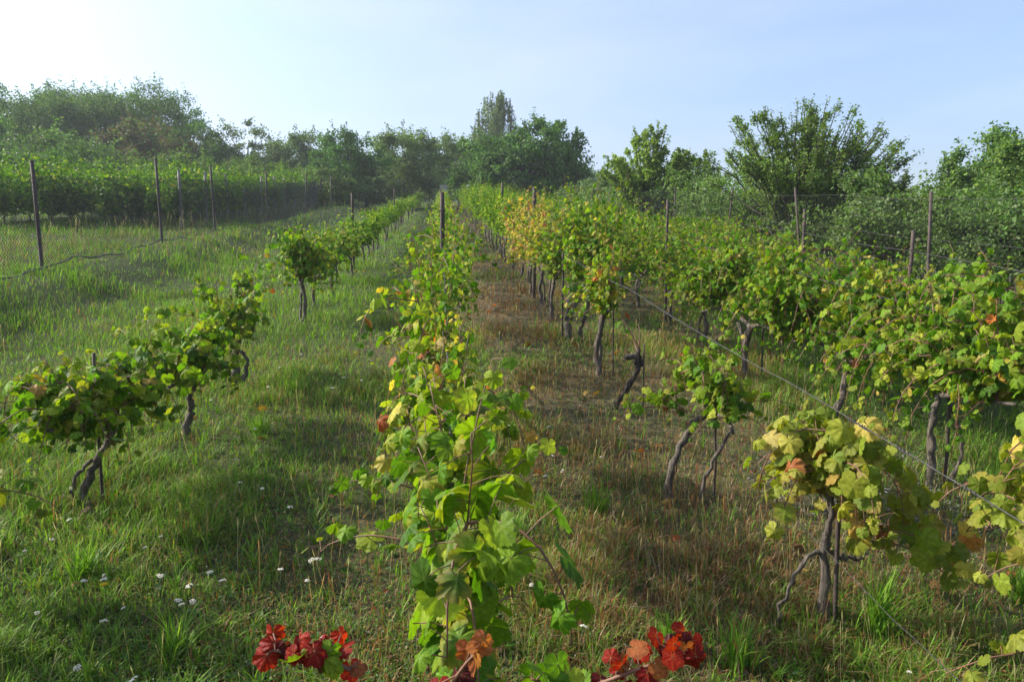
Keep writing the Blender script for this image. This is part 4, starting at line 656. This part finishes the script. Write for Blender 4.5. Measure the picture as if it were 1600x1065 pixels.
for i, (x, y, lb, n_, h_) in enumerate(((2.0, 3.05, 'long grass tuft at the foot of the olive yellow vine', 130, .42), (1.25, 2.9, 'long grass tuft left of the arched side stem', 80, .3), (.98, 3.0, 'long grass tuft in the middle right foreground', 90, .3), (.95, 4.4, 'grey green grass tuft in the brown grass left of the sparse vine', 90, .32),
        (-1.2, 3.2, 'long grass tuft in the left foreground by the white flowers', 80, .26), (-2.1, 3.1, 'bright grass tuft in the lower left corner', 110, .3), (-1.9, 3.9, 'bright grass tuft below the nearest left vine', 120, .3), (-2.6, 4.2, 'bright grass tuft left of the nearest left vine', 120, .32),
        (-1.55, 6.2, 'bright grass tuft right of the second left vine', 110, .26), (-1.5, 7.4, 'bright grass tuft right of the third left vine', 110, .26), (-3.2, 7.6, 'bright grass tuft left of the third left vine', 120, .34), (2.9, 3.3, 'bright grass tuft near the right edge below the pebbles', 80, .3), (.42, 4.2, 'green grass tuft between the central row and the brown grass', 80, .22))):
    tuft(x, y, lb, n_, h_, 300+i)
# pebbles of the stony patch
rng = np.random.default_rng(8); n = 1500; a = rng.uniform(0, 2*pi, n); q = rng.uniform(0, 1, n)**.5; x = 3.1+.95*q*np.cos(a); y = 4.75+.8*q*np.sin(a)
ico = np.array([[0, 0, 1], [.89, 0, .45], [.28, .85, .45], [-.72, .53, .45], [-.72, -.53, .45], [.28, -.85, .45], [.72, .53, -.45], [-.28, .85, -.45], [-.89, 0, -.45], [-.28, -.85, -.45], [.72, -.53, -.45], [0, 0, -1]])
icf = np.array([[0, 1, 2], [0, 2, 3], [0, 3, 4], [0, 4, 5], [0, 5, 1], [1, 6, 2], [2, 7, 3], [3, 8, 4], [4, 9, 5], [5, 10, 1], [6, 7, 2], [7, 8, 3], [8, 9, 4], [9, 10, 5], [10, 6, 1], [6, 11, 7], [7, 11, 8], [8, 11, 9], [9, 11, 10], [10, 11, 6]])
s = rng.uniform(.003, .012, n); V = ico[None]*s[:, None, None]*rng.uniform(.6, 1.3, (n, 1, 3))*np.array([1, 1, .6])+np.stack([x, y, terr(x, y)+.003], 1)[:, None]; F = icf[None]+(np.arange(n)*12)[:, None, None]
tag(link('pebbles', mesh('pebbles', V.reshape(-1, 3), F.reshape(-1, 3), M_STONE, smooth=True)), 'grey green pebbles in the stony patch under the second right hand row', 'pebbles', kind='stuff')
# ------------------------------------------------------------------ flowers
def yarrow(seed):
    rng = np.random.default_rng(seed); root = empty('yarrow_flower', (0, 0, 0)); h = rng.uniform(.14, .22); b = MB(); b.tube([(0, 0, -.02), (.008, .003, h*.5), (0, 0, h)], [.0018, .0015, .0012], 5)
    n = 34; a = rng.uniform(0, 2*pi, n); q = rng.uniform(0, 1, n)**.5*.021; P = np.stack([q*np.cos(a), q*np.sin(a), h+.006-q*q*12+rng.normal(0, .001, n)], 1)
    for k in range(0, n, 5): b.tube([(0, 0, h-.03), tuple(P[k]-[0, 0, .003])], .0007, 4, cap=False)
    link('stem', b.mesh('stem', M_GSTEM), root)
    V = ico[None]*np.array([.0042, .0042, .0026])+P[:, None]; F = icf[None]+(np.arange(n)*12)[:, None, None]; C = np.tile(np.array([.78, .74, .62]), (n*12, 1)); link('flower_head', mesh('flower_head', V.reshape(-1, 3), F.reshape(-1, 3), M_PETAL, C, smooth=True), root); return root
M_GSTEM = noise_mat('green_stem', (.05, .09, .02), (.10, .14, .04), 20, .7, .1, .001)
ys = [yarrow(400+i) for i in range(4)]; used = set(); rng = np.random.default_rng(66)
def at_px(px, py):
    d = ray(px, py); t = 1.5
    for _ in range(60):
        p = np.array([0, 0, ZC])+d*t; e = p[2]-(float(terr(p[0], p[1]))+.17)
        if abs(e) < .002: break
        t += e/(-(d[2]-SLOPE*d[1]))
    return p
FP = [(334, 882), (302, 924), (272, 928), (69, 831), (27, 857), (236, 860), (156, 972), (240, 1042), (240, 890), (254, 837), (478, 910), (432, 880), (170, 902), (295, 957), (136, 998), (459, 985), (484, 988), (500, 866), (490, 868), (370, 745), (800, 695), (812, 720), (845, 705), (862, 735), (855, 700), (870, 672), (830, 712), (898, 720), (930, 705), (790, 668), (540, 590), (610, 545), (520, 600),
      (560, 595), (440, 575), (455, 560), (470, 640), (505, 650), (420, 600), (465, 545), (585, 470), (560, 500), (200, 450), (205, 425), (190, 415), (165, 500), (1425, 1050), (1510, 1056), (1540, 1055), (600, 540), (618, 530), (575, 560), (350, 905), (215, 940), (190, 880), (310, 900), (120, 800), (100, 760), (330, 620), (1390, 757), (1405, 763), (700, 480), (120, 905), (60, 945), (385, 660), (360, 720), (415, 760), (450, 790), (820, 850), (850, 900), (900, 980), (790, 880), (1190, 700), (1170, 660), (1250, 740)]
def region(px, py):
    if px < 560 and py > 820: return 'white yarrow flower in the grass of the lower left foreground'
    if px < 400: return 'white yarrow flower in the grass around the left row'
    if px < 700: return 'white yarrow flower in the grass between the left and central rows'
    if px < 960: return 'white yarrow flower in the grass just right of the central row'
    return 'small white yarrow flower in the grass of the right foreground'
for i, (px, py) in enumerate(FP):
    k = i % 4; p = at_px(px, py); o = ys[k] if k not in used else copy_tree(ys[k]); used.add(k); o.location = (p[0], p[1], float(terr(p[0], p[1]))); o.rotation_euler = (rng.normal(0, .3), rng.normal(0, .3), rng.uniform(0, 6)); s = rng.uniform(.45, .95); o.scale = (s, s, rng.uniform(.8, 1.1)); lb = region(px, py); tag(o, lb, 'flower', lb.replace('flower', 'flowers').replace('small ', ''))
root = empty('hawkweed_flower', (0, 0, 0), 'single yellow flower in the grass of the lower left foreground', 'flower'); p = at_px(163, 911); root.location = (p[0], p[1], float(terr(p[0], p[1])))
b = MB(); b.tube([(0, 0, -.02), (.004, 0, .08), (0, 0, .165)], .0018, 5); link('stem', b.mesh('stem', M_GSTEM), root)
n = 26; a = np.linspace(0, 2*pi, n, endpoint=False); T = np.stack([np.cos(a), np.sin(a), .35+.1*np.sin(a*7)], 1); P = T*.009+[0, 0, .165]; N = np.tile([0, 0, 1.], (n, 1)); V, F, CC, U = leaf_arrays(P, N, T, np.full(n, .016), np.tile([.7, .48, .02], (n, 1)), L_DIA, rng); V2 = V
link('petals', mesh('petals', V2, F, M_PETAL, CC), root)
# ------------------------------------------------------------------ haze
HZ = True
if HZ:
    b = MB(); b.box(-262, 262, -62, 282, -8, 32); hm = bpy.data.materials.new('haze'); hm.use_nodes = True; hn = hm.node_tree.nodes; hn.remove(hn['Principled BSDF']); pv = hn.new('ShaderNodeVolumePrincipled')
    pv.inputs['Density'].default_value = .0006; pv.inputs['Color'].default_value = (.86, .92, 1, 1); pv.inputs['Anisotropy'].default_value = .2; hm.node_tree.links.new(pv.outputs[0], hn['Material Output'].inputs['Volume'])
    tag(link('haze', b.mesh('haze', hm, False)), kind='stuff')
